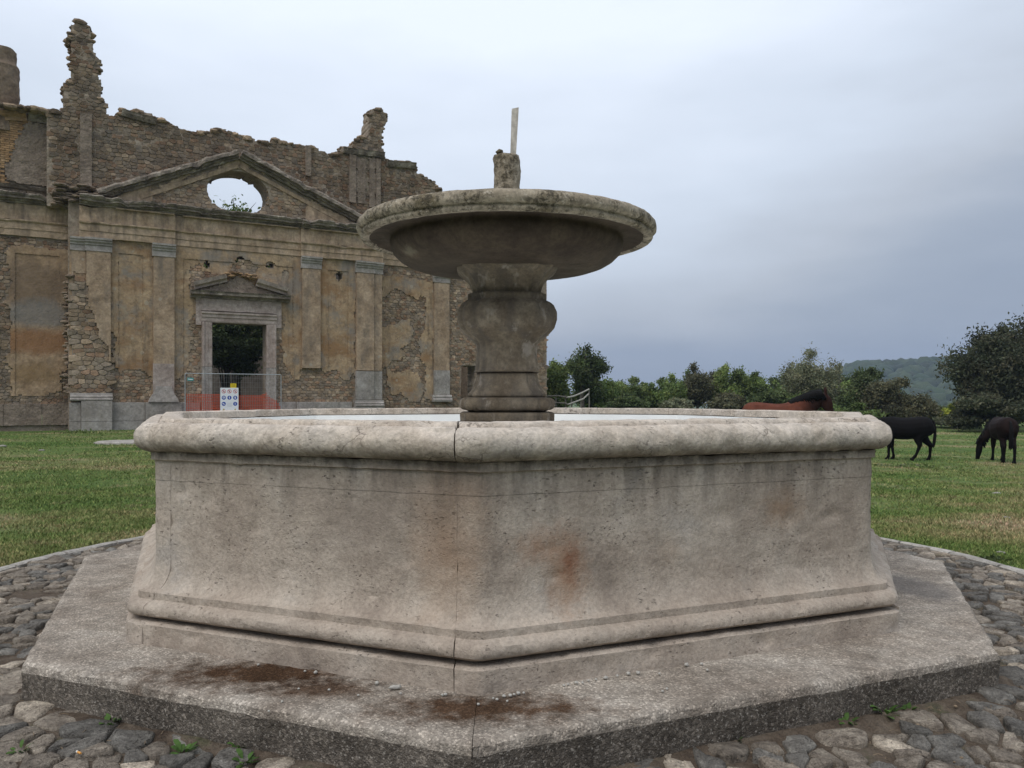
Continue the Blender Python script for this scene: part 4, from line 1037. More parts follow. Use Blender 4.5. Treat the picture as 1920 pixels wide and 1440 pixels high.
# the second pilaster keeps a steep worn base
mb = MB(); V = []
for v, h in ((1.31, .66), (1.36, .66), (1.45, .62), (1.5, .60), (1.66, .50), (1.8, .42), (2.02, .36), (2.08, .34)):
    uc = 3.95; V += [(uc - h, .0, v), (uc - h, -.30 - (h - .34) * .4, v), (uc + h, -.30 - (h - .34) * .4, v), (uc + h, 0, v)]
fs = [(i * 4 + j, i * 4 + j + 1, (i + 1) * 4 + j + 1, (i + 1) * 4 + j) for i in range(7) for j in range(3)] + [(28, 29, 30, 31)]
mb.add(V, fs); mb.build('worn_base', M_marble, church)
# marble plinth course: each block its own piece
def block(u0, u1, v0, v1, w, wref=0., m=M_marble, o=0.):
    g_ = .008; mould('plinth_block', (u0 + g_, 0), (u1 - g_, 0), [(-.1, v0), (w - .01, v0), (w, v0 + .01), (w, v1 - .02), (w - .02, v1 - .008), (-.1, v1 - .008)], m, .006, .2, o=u0 * 3, wref=wref)
for (u0, u1, w) in ((-.02, .46, .30), (.46, 1.74, .42), (1.74, 3.15, .16), (3.15, 4.75, .34), (4.75, 5.6, .16), (9.4, 10.3, .16), (10.3, 11.8, .34), (11.8, 13.3, .16), (13.3, 15.05, .40)):
    block(u0, u1, -.5, .43, w); block(u0, u1, .43, 1.31 if w < .4 else 1.37 if u0 < 5 else 1.03, w)
for k in range(6):
    u0 = -8.6 + k * 1.5; block(u0, u0 + 1.5 if k < 5 else .1, .25, 1.25, .12, WL, M_greyp)
for k in range(3): block(15.1 + k * 1.2, 16.3 + k * 1.2, -.5, .9, .1, WR, M_mortar)
# --- portal ---------------------------------------------------------------
a0, a1 = DOOR[0], DOOR[1]
jp = [(-.5, 0), (.16, 0), (.18, .06), (.18, .20), (.22, .22), (.22, .34), (.28, .38), (.28, .46), (-.1, .48)]
portal = mould('portal_surround', (a0 - .50, 5.25), (a1 + .50, 5.25), [(w, h * 1.12) for w, h in jp], M_portal, .006, .2)
for (uu, sgn) in ((a0, 1), (a1, -1)):
    v0 = .0
    for (va, vb_) in ((0, 1.2), (1.21, 3.05), (3.06, 5.245)):
        if sgn > 0: mould('jamb_stone', (uu, va), (uu, vb_), jp, M_portal if va > 3 else M_marble, .006, .2, parent=portal, o=va)
        else: mould('jamb_stone', (uu, vb_), (uu, va), jp, M_portal if va > 3 else M_marble, .006, .2, parent=portal, o=va + 4)
for uu in (a0 - .75, a1 + .50): mould('portal_side_strip', (uu, 0), (uu + .26, 0), [(-.1, 5.1), (.12, 5.1), (.12, 6.45), (-.1, 6.45)], M_portal, .01, .1, parent=portal)
mould('portal_frieze', (a0 - .5, 0), (a1 + .5, 0), [(-.1, 5.82), (.17, 5.82), (.17, 6.42), (-.1, 6.42)], M_portal, .02, .12, parent=portal, eat=.05)
hoodp = [(-.1, 6.43), (.22, 6.43), (.24, 6.5), (.34, 6.55), (.50, 6.58), (.50, 6.68), (.56, 6.76), (-.1, 6.84)]
mould('portal_cornice', (5.15, 0), (9.95, 0), hoodp, M_crust, .015, .12, parent=portal, eat=.05)
hr = [(-.1, 0), (.28, 0), (.30, .06), (.46, .12), (.50, .22), (-.1, .28)]
hr2 = [(-.1, -.05), (.30, -.05), (.32, .06), (.50, .12), (.56, .30), (-.1, .36)]
l0, l1 = fp(362, 549), fp(424, 520); r0, r1 = fp(478, 528), fp(541, 557)
mould('broken_hood_rake', (5.35, 6.86), (l1[0], l1[1] - .2), hr2, M_portal, .015, .12, parent=portal); mould('broken_hood_rake', (r0[0], r0[1] - .2), (9.75, 6.86), hr2, M_portal, .015, .12, parent=portal)
mb = grid_solid(glines(5.5, 9.6, .09), glines(6.8, 8.0, .09), lambda U, Vv: exm(U, Vv, [[(5.6, 6.8), (l1[0], l1[1] - .3), (l1[0] + .3, l1[1] - .02), (7.5, 7.72), (r0[0] - .2, r0[1] - .1), (r0[0], r0[1] - .3), (9.5, 6.8)]], .06, 2, 50), .16, 0, None, .03, 9., .02); mb.build('hood_tympanum', M_greyp, portal)
mb = MB()
for k in range(40):
    t_ = random.random(); u = l1[0] + (r0[0] - l1[0]) * t_; q = random.uniform(.6, 1.2)
    pebble(mb, (u, -random.uniform(.05, .4), 7.62 + .1 * math.sin(t_ * 3.1) + random.uniform(-.12, .08)), random.uniform(.05, .13), random.random(), (1.5, 1, .6), (q * 1.2, q, q * .75))
tag(mb.build('hood_rubble', M_stone, portal), kind='stuff')
mb = MB(); mb.box(4.2, 10.8, -2.6, -.45, -.6, .45); mb.box(4.6, 10.4, -2.2, -.46, .452, .62); mb.build('door_step', M_marble, church)
# --- nave behind the facade -------------------------------------------------
M_nave = stone_like('nave_plaster', [(.14, .12, .10), (.19, .165, .14), (.24, .21, .18)], .5, bump=.5, fine=5, streak=(.2, 1.2, .6, (.09, .08, .07)))
def wallbox(name, u0, u1, y0, y1, v1, m=M_nave, st_=.6):
    mb = MB(); L = max(u1 - u0, y1 - y0); n = int(L / st_); al_u = (u1 - u0) > (y1 - y0)
    for i in range(n):
        a = i / n; b_ = (i + 1) / n; h = v1 + .5 * fbm(i * .31, y0, v1, 1) + random.uniform(-.15, .15)
        if al_u: mb.box(u0 + (u1 - u0) * a, u0 + (u1 - u0) * b_, y0, y1, -.6, h)
        else: mb.box(u0, u1, y0 + (y1 - y0) * a, y0 + (y1 - y0) * b_, -.6, h)
    return mb.build(name, m, church)
wallbox('nave_side_wall', 1.2, 2.2, 1.52, 22, 9.0); wallbox('nave_side_wall', 13.2, 14.2, 1.52, 22, 9.0)
wallbox('nave_end_wall', 2.2, 13.2, 21, 22, 8.6)
wallbox('wing_side_wall', 24.7, 25.7, 1.52, 14, 7.0, M_mortar); wallbox('wing_back_wall', 14.3, 24.7, 9, 10, 6.0, M_mortar)
mb = MB(); n = 12; V = []
for y in (1.51, 3.2):
    for k in range(n + 1):
        a = math.pi * k / n; V.append((7.5 - 5.2 * math.cos(a), y, 6.0 + 1.6 * math.sin(a)))
    for k in range(n + 1):
        a = math.pi * k / n; V.append((7.5 - 5.2 * math.cos(a), y, 6.4 + 1.7 * math.sin(a)))
m_ = 2 * (n + 1); fs = []
for k in range(n):
    fs += [(k, k + 1, m_ + k + 1, m_ + k), (n + 1 + k, m_ + n + 1 + k, m_ + n + 2 + k, n + 2 + k), (m_ + k, m_ + k + 1, m_ + n + 2 + k, m_ + n + 1 + k)]
mb.add(V, fs); mb.build('added_shade_vault', M_nave, church)  # invented vault, added behind the door to block sky light and darken the doorway
mb = MB(); random.seed(12)
for k in range(120): pebble(mb, (random.uniform(3, 12), random.uniform(17.5, 20.5), random.uniform(0, .8)), random.uniform(.2, .5), random.random(), (1.2, 1, .7), (.35, .33, .3))
tag(mb.build('fallen_masonry', M_stone, church), kind='stuff')
# a few loose marks: twigs at the left foot
# ==BACK==
# ------------------------------------------------------------------ trees and shrubs
def leaf_mat(name, c1, c2, c3):
    m, t_, b = newmat(name, .75, .25); g_ = G(t_)
    c = g_.ramp(g_.noise(1.1, 4, .6), (.35, c1), (.5, c2), (.65, c3)); c = g_.mix(1.0, c, g_.attr(), 'MULTIPLY')
    g_.l(c, b.inputs['Base Color'])
    tr = g_.n('ShaderNodeBsdfTranslucent'); g_.l(c, tr.inputs[0]); ms = g_.n('ShaderNodeMixShader'); ms.inputs[0].default_value = .25
    out = t_.nodes['Material Output']; g_.l(b.outputs[0], ms.inputs[1]); g_.l(tr.outputs[0], ms.inputs[2]); g_.l(ms.outputs[0], out.inputs[0]); return m
LM = {'dark': leaf_mat('dark_leaves', (0.055, 0.077, 0.029), (0.074, 0.101, 0.036), (0.102, 0.121, 0.049)),
      'mid': leaf_mat('mid_leaves', (0.084, 0.121, 0.036), (0.115, 0.160, 0.046), (0.149, 0.185, 0.056)),
      'bright': leaf_mat('bright_leaves', (0.102, 0.142, 0.043), (0.138, 0.180, 0.054), (0.180, 0.216, 0.074)),
      'grey': leaf_mat('grey_leaves', (0.131, 0.138, 0.082), (0.176, 0.185, 0.106), (0.233, 0.227, 0.145)),
      'brown': leaf_mat('brown_leaves', (0.074, 0.074, 0.041), (0.098, 0.096, 0.052), (0.120, 0.115, 0.066)),
      'holm': leaf_mat('holm_leaves', (0.041, 0.050, 0.028), (0.060, 0.067, 0.036), (0.089, 0.084, 0.052)),
      'yellow': leaf_mat('yellow_leaves', (0.242, 0.286, 0.049), (0.372, 0.403, 0.065), (0.484, 0.470, 0.097))}
M_bark = stone_like('bark', [(.06, .05, .04), (.10, .085, .07), (.15, .13, .11)], 4, bump=1, bdist=.03, fine=12, streak=(.2, 6, .6, (.03, .025, .02)))
def crown_quads(P, size, rg):
    n = len(P); a = rg.normal(size=(n, 3)); a /= np.linalg.norm(a, axis=1)[:, None]; b_ = rg.normal(size=(n, 3)); b_ -= (b_ * a).sum(1)[:, None] * a; b_ /= np.linalg.norm(b_, axis=1)[:, None]
    s_ = size * rg.uniform(.6, 1.4, n)[:, None]
    V = np.stack([P - a * s_, P - b_ * s_ * .5, P + a * s_, P + b_ * s_ * .5], 1).reshape(-1, 3)
    return V, np.arange(n * 4).reshape(n, 4)
def tree(name, label, cat, px, ytop, wpx, D, kind, N=4200, base=.0, size=.13, dens=1., lobes=16, seed=0, group=None, sparse_top=False, depth=None, pos=None, H=None, Wd=None, z0=None):
    rg = np.random.default_rng(seed + 100); rnd = random.Random(seed)
    if pos is None:
        X = (px - CX) / F * D; Y = D; zt = CAMZ + (HY - ytop) / F * D; wd = wpx / F * D / 2
    else: X, Y = pos; zt = H; wd = Wd
    g0 = th(X, Y) if z0 is None else z0; h = zt - g0
    o = thing(name, label, cat, (X, Y, g0), 0, group)
    cb = base * h; cc = (cb + h) / 2; hh = (h - cb) / 2; dp = depth or wd
    mb = MB(); tr = .022 * h + .03
    top = Vector((rnd.uniform(-.1, .1) * wd, 0, cc + hh * .3))
    trunk = [Vector((0, 0, -.3)), Vector((rnd.uniform(-.05, .05) * wd, 0, h * .15)), Vector((rnd.uniform(-.1, .1) * wd, rnd.uniform(-.1, .1) * wd, h * .35)), top]
    mb.tube(trunk, [tr * 1.3, tr, tr * .8, tr * .35], 7)
    L = []; tries = 0
    while len(L) < lobes and tries < 4000:
        tries += 1
        v = Vector((rnd.uniform(-1, 1), rnd.uniform(-1, 1), rnd.uniform(-1, 1)))
        if v.length > 1: continue
        r = rnd.uniform(.30, .46)
        c = Vector((v.x * (1 - r * .8) * wd, v.y * (1 - r * .8) * dp, cc + v.z * (1 - r * .8) * hh)); L.append((c, r, v))
    L[0] = (Vector((rnd.uniform(-.2, .2) * wd, 0, h - .22 * hh)), .22, Vector((0, 0, 1)))
    for c, r, v in L:
        s_ = trunk[1].lerp(top, rnd.uniform(.1, .9)); m_ = s_.lerp(c, .5) + Vector((rnd.uniform(-.1, .1) * wd, rnd.uniform(-.1, .1) * wd, .08 * h))
        mb.tube([s_, m_, c, c + (c - m_) * .45], [tr * .38, tr * .25, tr * .13, tr * .05], 4, cap=False)
        for q in range(3):
            e = c + Vector((rnd.uniform(-1, 1) * wd, rnd.uniform(-1, 1) * dp, rnd.uniform(-.5, 1) * hh)) * r * 1.05
            mb.tube([m_.lerp(c, .7), (c + e) / 2 + Vector((0, 0, .03 * h)), e], [tr * .12, tr * .08, tr * .03], 3, cap=False)
    mb.build('trunk', M_bark, o)
    PT = []; TN = []
    wts = np.array([r ** 2 for _, r, _ in L]); wts /= wts.sum()
    for (c, r, v), wt in zip(L, wts):
        n = int(N * 3.6 * wt * dens * (.35 if (sparse_top and v.z > .35) else 1))
        # several sub-clumps per lobe
        nc = 9; cl = rg.normal(size=(nc, 3)); cl /= np.linalg.norm(cl, axis=1)[:, None]; cl *= rg.uniform(.2, .85, nc)[:, None]
        k = rg.integers(0, nc, n); d = rg.normal(size=(n, 3)) * .30
        q = cl[k] + d; sc3 = np.array([wd, dp, hh * .9]) * r
        P = np.array(c)[None] + q * sc3[None]; PT.append(P)
        lb_ = rnd.uniform(.75, 1.3); cb_ = rg.uniform(.8, 1.25, nc)[k]
        TN.append(lb_ * cb_ * rg.uniform(.7, 1.35, n))
    P = np.concatenate(PT); T = np.concatenate(TN); okk = P[:, 2] > .02; P = P[okk]; T = T[okk]
    V, Fq = crown_quads(P, size * .78, rg)
    hue = rg.normal(0, .06, len(P)); T3 = np.c_[T * (1 + hue), T, T * (1 - hue)]
    link_mesh('crown', np_mesh('crown', V, Fq, T3), LM[kind], o)
    return o
TL = [
 ('tree', 'dark leafy tree with a thin half bare grey top just right of the fountain stem', 'tree', 1092, 640, 96, 60, 'dark', dict(N=5200, base=.12, sparse_top=True, size=.12)),
 ('shrub', 'bright green shrub against the right end of the church wall', 'shrub', 1046, 676, 84, 55, 'bright', dict(N=4200, size=.12)),
 ('shrub', 'dark green shrub under the tree with the half bare top', 'shrub', 1105, 700, 100, 62, 'mid', dict(N=4000)),
 ('shrub', 'small olive shrub between the half bare tree and the round loose bush', 'shrub', 1142, 712, 56, 66, 'mid', dict(N=2200)),
 ('shrub', 'round loose light green bush with sky showing through its crown', 'shrub', 1184, 704, 84, 68, 'bright', dict(N=2600, dens=.8)),
 ('shrub', 'narrow twiggy shrub right of the round loose bush', 'shrub', 1222, 716, 44, 68, 'mid', dict(N=1500, dens=.9)),
 ('tree', 'low spreading dark tree left of the brown tinged tree', 'tree', 1262, 701, 66, 66, 'mid', dict(N=3600)),
 ('tree', 'brown tinged tree with a flat domed top in the middle of the hedge line', 'tree', 1308, 681, 86, 68, 'brown', dict(N=4200, base=.1)),
 ('tree', 'bright green tree with a pointed tuft top right of the brown tinged tree', 'tree', 1367, 679, 74, 68, 'bright', dict(N=4400)),
 ('tree', 'dark green tree with two small peaks behind the bay horse', 'tree', 1420, 694, 76, 68, 'mid', dict(N=3800)),
 ('shrub', 'low green shrub in the dip left of the tall pale tree', 'shrub', 1455, 711, 50, 64, 'mid', dict(N=2200)),
 ('tree', 'tall pale grey green tree with a feathery crown behind the bay horse', 'tree', 1519, 648, 122, 60, 'grey', dict(N=7000, size=.10, lobes=24, base=.03)),
 ('tree', 'thin see-through tree top right of the tall pale tree', 'tree', 1574, 672, 46, 64, 'grey', dict(N=700, size=.09)),
 ('tree', 'dense dark tree sloping down behind the middle horse', 'tree', 1628, 688, 120, 56, 'dark', dict(N=6600)),
 ('tree', 'wide brownish olive tree directly left of the blue valley gap', 'tree', 1684, 706, 138, 52, 'brown', dict(N=8400, size=.11)),
 ('shrub', 'low grey green scrub in front of the hedge near the fountain stem', 'shrub', 1268, 746, 96, 56, 'grey', dict(N=2600, lobes=12)),
 ('shrub', 'low dark scrub below the round loose bush', 'shrub', 1185, 738, 110, 60, 'dark', dict(N=3200, lobes=12)),
 ('shrub', 'russet brown scrub left of the bay horse rump', 'shrub', 1362, 736, 110, 54, 'brown', dict(N=3600, lobes=14)),
 ('shrub', 'dark scrub behind the bay horse back', 'shrub', 1440, 726, 110, 52, 'dark', dict(N=4200, lobes=14)),
 ('shrub', 'mid green scrub behind the bay horse mane', 'shrub', 1520, 735, 120, 50, 'mid', dict(N=4600, lobes=14)),
 ('shrub', 'low dark hedge foot between the bay horse and the middle horse', 'shrub', 1600, 756, 110, 44, 'mid', dict(N=4200, lobes=12)),
 ('shrub', 'bright green bush in the gap under the blue valley', 'shrub', 1752, 762, 70, 52, 'bright', dict(N=3000, lobes=10)),
 ('shrub', 'yellow green bush beside the big dark oak', 'shrub', 1784, 755, 44, 51, 'yellow', dict(N=1600, lobes=8)),
 ('shrub', 'low grey green bramble at the edge of the meadow under the yellow bush', 'shrub', 1790, 778, 84, 49, 'grey', dict(N=2600, lobes=10)),
 ('tree', 'large very dark holm oak filling the right side behind the grazing horses', 'tree', 1862, 606, 176, 46, 'holm', dict(N=15000, lobes=34, size=.12, base=.05)),
 ('tree', 'taller dark oak cut by the right edge of the picture', 'tree', 1962, 572, 170, 50, 'holm', dict(N=10000, lobes=30, size=.12)),
 ('shrub', 'dark undergrowth at the foot of the big dark oak', 'shrub', 1850, 735, 160, 44, 'holm', dict(N=7000, lobes=18, size=.11)),
]
for i, (nm, lab, cat, px, yt, wp, D, kd, kw) in enumerate(TL):
    tree(nm, lab, cat, px, yt, wp, D, kd, seed=i + 3, group='trees and shrubs edging the meadow', **kw)
for k, (px, yt, wp, D, kd) in enumerate(((1120, 714, 90, 70, 'mid'), (1160, 712, 90, 72, 'mid'), (1215, 716, 90, 71, 'dark'), (1245, 706, 80, 72, 'mid'), (1285, 694, 90, 72, 'mid'), (1338, 694, 90, 73, 'brown'), (1395, 692, 90, 72, 'mid'), (1445, 704, 90, 71, 'dark'), (1480, 700, 80, 70, 'mid'), (1565, 692, 110, 66, 'dark'), (1610, 700, 90, 62, 'mid'), (1650, 716, 110, 54, 'dark'))):
    side_ = ('left of the round loose bush', 'behind the round loose bush', 'under the narrow twiggy shrub', 'left of the low spreading dark tree', 'between the low spreading tree and the brown tinged tree', 'between the brown tinged tree and the bright green tree', 'between the bright green tree and the two peaked tree', 'right of the two peaked tree', 'left of the tall pale tree foot', 'under the thin see-through tree', 'behind the dense dark sloping tree', 'at the foot of the brownish olive tree')[k]
    tree('shrub', 'hedge shrub filling the gap ' + side_, 'shrub', px, yt, wp, D, kd, N=2400, seed=80 + k, group='trees and shrubs edging the meadow', lobes=14)
# tree inside the nave: seen through the doorway and the foot of the oval
q = fp(441, 385, -11); pw = c2w(q[0], -11, 0)
tree('tree', 'leafy tree inside the roofless church, its top showing in the oval opening', 'tree', 0, 0, 0, 0, 'mid', N=9000, base=.22, size=.16, lobes=26, seed=61, pos=(pw.x, pw.y), H=fp(441, 379, -11)[1], Wd=3.6, z0=0.)
q2 = c2w(fp(425, 640, -5)[0], -5.5, 0)
tree('tree', 'dark low branching tree just inside the church doorway', 'tree', 0, 0, 0, 0, 'dark', N=9000, base=.42, size=.13, lobes=20, seed=62, pos=(q2.x, q2.y), H=5.85, Wd=2.3, z0=0.)

# far woods on the slopes -----------------------------------------------------
def far_wood(name, n, az0, az1, r0, r1, s0, s1, mat_, seed, label):
    rg = np.random.default_rng(seed); VV = []; FF = []; TT = []; base = 0
    ico = []
    import bmesh
    bm = bmesh.new(); bmesh.ops.create_icosphere(bm, subdivisions=2, radius=1); iv = np.array([v.co[:] for v in bm.verts]); fi = np.array([[v.index for v in f.verts] for f in bm.faces]); bm.free()
    for k in range(n):
        r = math.sqrt(rg.uniform(r0 ** 2, r1 ** 2)); az = rg.uniform(az0, az1); y = r / math.sqrt(1 + az * az); x = az * y
        s_ = rg.uniform(s0, s1); z = th(x, y); ph = rg.uniform(0, 99)
        nn = np.array([1 + .38 * noise.noise(Vector((v[0] * 2.3 + ph, v[1] * 2.3, v[2] * 2.3))) + .2 * noise.noise(Vector((v[0] * 6 + ph, v[1] * 6, v[2] * 6))) for v in iv])
        P = iv * nn[:, None] * np.array([s_, s_, s_ * rg.uniform(.8, 1.2)]) + np.array([x, y, z + s_ * .7])
        VV.append(P); FF.append(fi + base); base += len(iv); b_ = rg.uniform(.6, 1.5); TT.append(np.tile([b_ * rg.uniform(.9, 1.15), b_, b_ * .9], (len(fi), 1)))
    me = np_mesh(name, np.concatenate(VV), np.concatenate(FF), np.concatenate(TT)); tag(link_mesh(name, me, mat_), label, 'woodland', kind='stuff')
M_far = leaf_mat('distant_canopy', (.030, .048, .022), (.045, .065, .03), (.06, .085, .035))
far_wood('distant_woodland', 1500, .36, .70, 520, 1150, 6, 10, M_far, 5, 'blue hazed wooded hill ridge far behind the horses')
far_wood('valley_woodland', 420, .42, .66, 250, 430, 4, 7.5, M_far, 6, 'dark blue green woods in the valley between meadow and far ridge')

# ------------------------------------------------------------------ horses
def etube(mb, pts):
    """pts: (x,y,z,half_height,half_width)"""
    n = 14; P = [Vector(p[:3]) for p in pts]; V = []
    for i, p in enumerate(P):
        d = (P[min(i + 1, len(P) - 1)] - P[max(i - 1, 0)]).normalized()
        lat = Vector((0, 1, 0)); lat = (lat - d * lat.dot(d))
        lat = lat.normalized() if lat.length > .1 else Vector((1, 0, 0)); up = d.cross(lat).normalized()
        for k in range(n):
            a = 2 * math.pi * k / n; V.append(tuple(p + up * math.sin(a) * pts[i][3] * 1.08 + lat * math.cos(a) * pts[i][4] * 1.08))
    fs = [(i * n + k, i * n + (k + 1) % n, (i + 1) * n + (k + 1) % n, (i + 1) * n + k) for i in range(len(P) - 1) for k in range(n)]
    fs += [tuple(range(n))[::-1], tuple((len(P) - 1) * n + k for k in range(n))]
    mb.add(V, fs)
def horse_mat(name, c, leg, rough=.8, neckdark=False):
    m, t_, b = newmat(name, rough, .12); g_ = G(t_)
    z = g_.xyz()[2]; cc = g_.mix(g_.ramp(z, (.42, 1.0), (.72, 0.0)), c, leg)
    
    if neckdark: cc = g_.mix(g_.ramp(g_.math('ADD', g_.math('MULTIPLY', g_.xyz()[0], .5), g_.math('MULTIPLY', g_.noise(4, 3, .5), .15)), (.33, 0.0), (.52, .88)), cc, (.016, .008, .007))
    cc = g_.mix(1.0, cc, g_.ramp(g_.noise(5, 4, .6), (.3, .75), (.7, 1.25)), 'MULTIPLY'); g_.l(cc, b.inputs['Base Color'])
    g_.bump(g_.noise(60, 3, .6), .2, .005, b); return m
M_hair = flat('black_horsehair', (.005, .0045, .0045), .8, var=.4, sc_=40)
def horse(label, loc, rz, coat, neck, head, legs, tailp, sc_=1.0, name='horse'):
    o = thing(name, label, 'horse', loc, rz, 'horses grazing on the meadow', scale=sc_)
    mb = MB()
    etube(mb, [(-.80, 0, 1.15, .08, .06), (-.77, 0, 1.14, .19, .17), (-.67, 0, 1.11, .28, .25), (-.48, 0, 1.085, .32, .295), (-.25, 0, 1.055, .325, .31), (0, 0, 1.02, .335, .325), (.22, 0, 1.025, .335, .31), (.42, 0, 1.06, .34, .26), (.58, 0, 1.07, .30, .22), (.70, 0, 1.06, .23, .17), (.78, 0, 1.06, .12, .10)])
    etube(mb, neck); etube(mb, head)
    hp = Vector(head[0][:3]); hd = (Vector(head[-1][:3]) - hp).normalized()
    latv = Vector((0, 1, 0)); latv = (latv - hd * latv.dot(hd)).normalized(); upv = hd.cross(latv); 
    if upv.z < 0 and abs(hd.z) < .8 or (abs(hd.z) >= .8 and upv.x < 0): upv = -upv
    for s_ in (-1, 1):
        e = hp + latv * .055 * s_ + upv * .07 - hd * .02
        tip = e - hd * .13 + upv * .06 + latv * .03 * s_
        mb.tube([e + hd * .03, e.lerp(tip, .5), tip], [.038, .032, .008], 6)
    for L in legs:
        mb2 = [(p[0], p[1], p[2], p[3] * 1.15, p[4] * 1.15) for p in L]; etube(mb, mb2)
    b_ = link_mesh('body', mb.mesh('body'), coat, o)
    r = b_.modifiers.new('remesh', 'REMESH'); r.mode = 'VOXEL'; r.voxel_size = .022; r.use_smooth_shade = True
    s2 = b_.modifiers.new('smooth', 'SMOOTH'); s2.factor = .6; s2.iterations = 5
    # mane: layered hair locks along the crest
    mb = MB(); N = [Vector(p[:3]) for p in neck]; rnd = random.Random(4)
    for i in range(150):
        t_ = rnd.random() * (len(N) - 1.15) + .1; k = int(t_); p = N[k].lerp(N[k + 1], t_ - k); hh = neck[k][3] + (neck[k + 1][3] - neck[k][3]) * (t_ - k)
        d = (N[k + 1] - N[k]).normalized(); lat = Vector((0, 1, 0)); lat = (lat - d * lat.dot(d)).normalized(); up = d.cross(lat)
        if up.z < 0 and up.x < .0: up = -up
        if up.dot(Vector((-.25, 0, 1))) < 0: up = -up
        s_ = rnd.choice((-1, -1, 1)); root = p + up * hh * .97; a = root + up * .02 + lat * .03 * s_; e = root - up * rnd.uniform(.10, .22) * 1.0 + lat * (.13 * s_) + Vector((rnd.uniform(-.05, .05), 0, -.03))
        mb.tube([root - up * .02, a, root + lat * .10 * s_ - up * .03, e], [.022, .03, .026, .008], 5)
    mb.build('mane', M_hair, o, True)
    mb = MB()
    for i in range(14):
        j = [rnd.uniform(-.03, .03) for _ in range(3)]
        mb.tube([Vector(p) + Vector((j[0] * min(1.4, k * .4), j[1] * min(1.4, k * .4), j[2] * 2 * (k > 3))) for k, p in enumerate(tailp)], [.025] + [.024] * (len(tailp) - 2) + [.006], 6)
    mb.build('tail', M_hair, o, True)
    return o
def fleg(y, dx=0., k=0.): return [(.44, y * .9, 1.0, .17, .10), (.47, y, .82, .12, .085), (.48 + dx * .3, y, .64, .08, .065), (.49 + dx * .55, y, .45, .058, .052), (.49 + dx * .6, y, .40, .042, .038), (.49 + dx * .85, y, .18, .034, .03), (.49 + dx * .9, y, .13, .044, .04), (.51 + dx, y, .07, .036, .036), (.53 + dx, y, .045, .052, .05), (.545 + dx, y, .0, .062, .058)]
def hleg(y, dx=0.): return [(-.50, y * .9, 1.08, .25, .13), (-.46 + dx * .15, y, .88, .19, .12), (-.46 + dx * .3, y, .76, .14, .09), (-.56 + dx * .5, y, .62, .09, .065), (-.66 + dx * .65, y, .50, .066, .05), (-.665 + dx * .7, y, .43, .048, .04), (-.645 + dx * .85, y, .20, .036, .032), (-.635 + dx * .9, y, .14, .046, .042), (-.61 + dx, y, .075, .038, .036), (-.59 + dx, y, .045, .054, .05), (-.575 + dx, y, .0, .064, .06)]
headdir = lambda p, d, up=0: [(p[0] + d[0] * t_, p[1] + d[1] * t_, p[2] + d[2] * t_, hh, ww) for t_, hh, ww in ((-.04, .06, .05), (0, .10, .08), (.12, .135, .09), (.24, .135, .085), (.36, .10, .068), (.48, .075, .058), (.57, .07, .058), (.62, .05, .045))]
M_black = horse_mat('black_coat', (.0045, .0038, .004), (.0035, .003, .003)); M_dbrown = horse_mat('dark_brown_coat', (.012, .006, .005), (.004, .0035, .0035)); M_bay = horse_mat('bay_coat', (.105, .034, .020), (.010, .007, .006), neckdark=True)
graze = [(.50, 0, 1.13, .28, .18), (.68, 0, 1.05, .27, .15), (.86, 0, .90, .22, .12), (1.02, 0, .72, .145, .09), (1.13, 0, .56, .12, .08), (1.18, 0, .48, .10, .075)]
tail0 = [(-.74, 0, 1.30), (-.80, 0, 1.24), (-.83, 0, 1.05), (-.82, 0, .80), (-.79, 0, .55), (-.76, 0, .45)]
def on(px, D): X = (px - CX) / F * D; return (X, D, th(X, D))
# middle black horse, side on, facing left, one hind foot forward
horse('black horse side-on behind the right end of the basin, head hidden by the rim', on(1699, 24.0), math.radians(156), M_black, graze, headdir((1.17, 0, .50), (.25, 0, -.95)), [fleg(.12, .03), fleg(-.12, -.14), hleg(.12, .42), hleg(-.12, -.06)], tail0, .925)
gz2 = [(.50, 0, 1.13, .28, .18), (.68, .05, 1.05, .27, .15), (.84, .14, .90, .22, .12), (.95, .26, .72, .145, .09), (1.02, .34, .56, .12, .08), (1.05, .37, .48, .10, .075)]
horse('dark brown horse seen from behind grazing head down at the far right', on(1880, 23.6), math.radians(74), M_dbrown, gz2, headdir((1.05, .37, .50), (.10, .12, -.96)), [fleg(.12, .10), fleg(-.12, -.05), hleg(.12, .10), hleg(-.12, -.10)], tail0, .935)
up = [(.46, 0, 1.16, .28, .18), (.62, 0, 1.25, .28, .16), (.78, 0, 1.36, .25, .13), (.93, 0, 1.46, .21, .11), (1.05, 0, 1.54, .165, .095), (1.12, 0, 1.58, .12, .08)]
p = on(1452, 21.0)
horse('reddish bay horse with a black mane standing behind the basin rim', (p[0], p[1], p[2]), math.radians(-10), M_bay, up, headdir((1.13, 0, 1.58), (.35, -.05, -.92)), [fleg(.12), fleg(-.12, -.1), hleg(.12, .1), hleg(-.12)], tail0, 1.075)

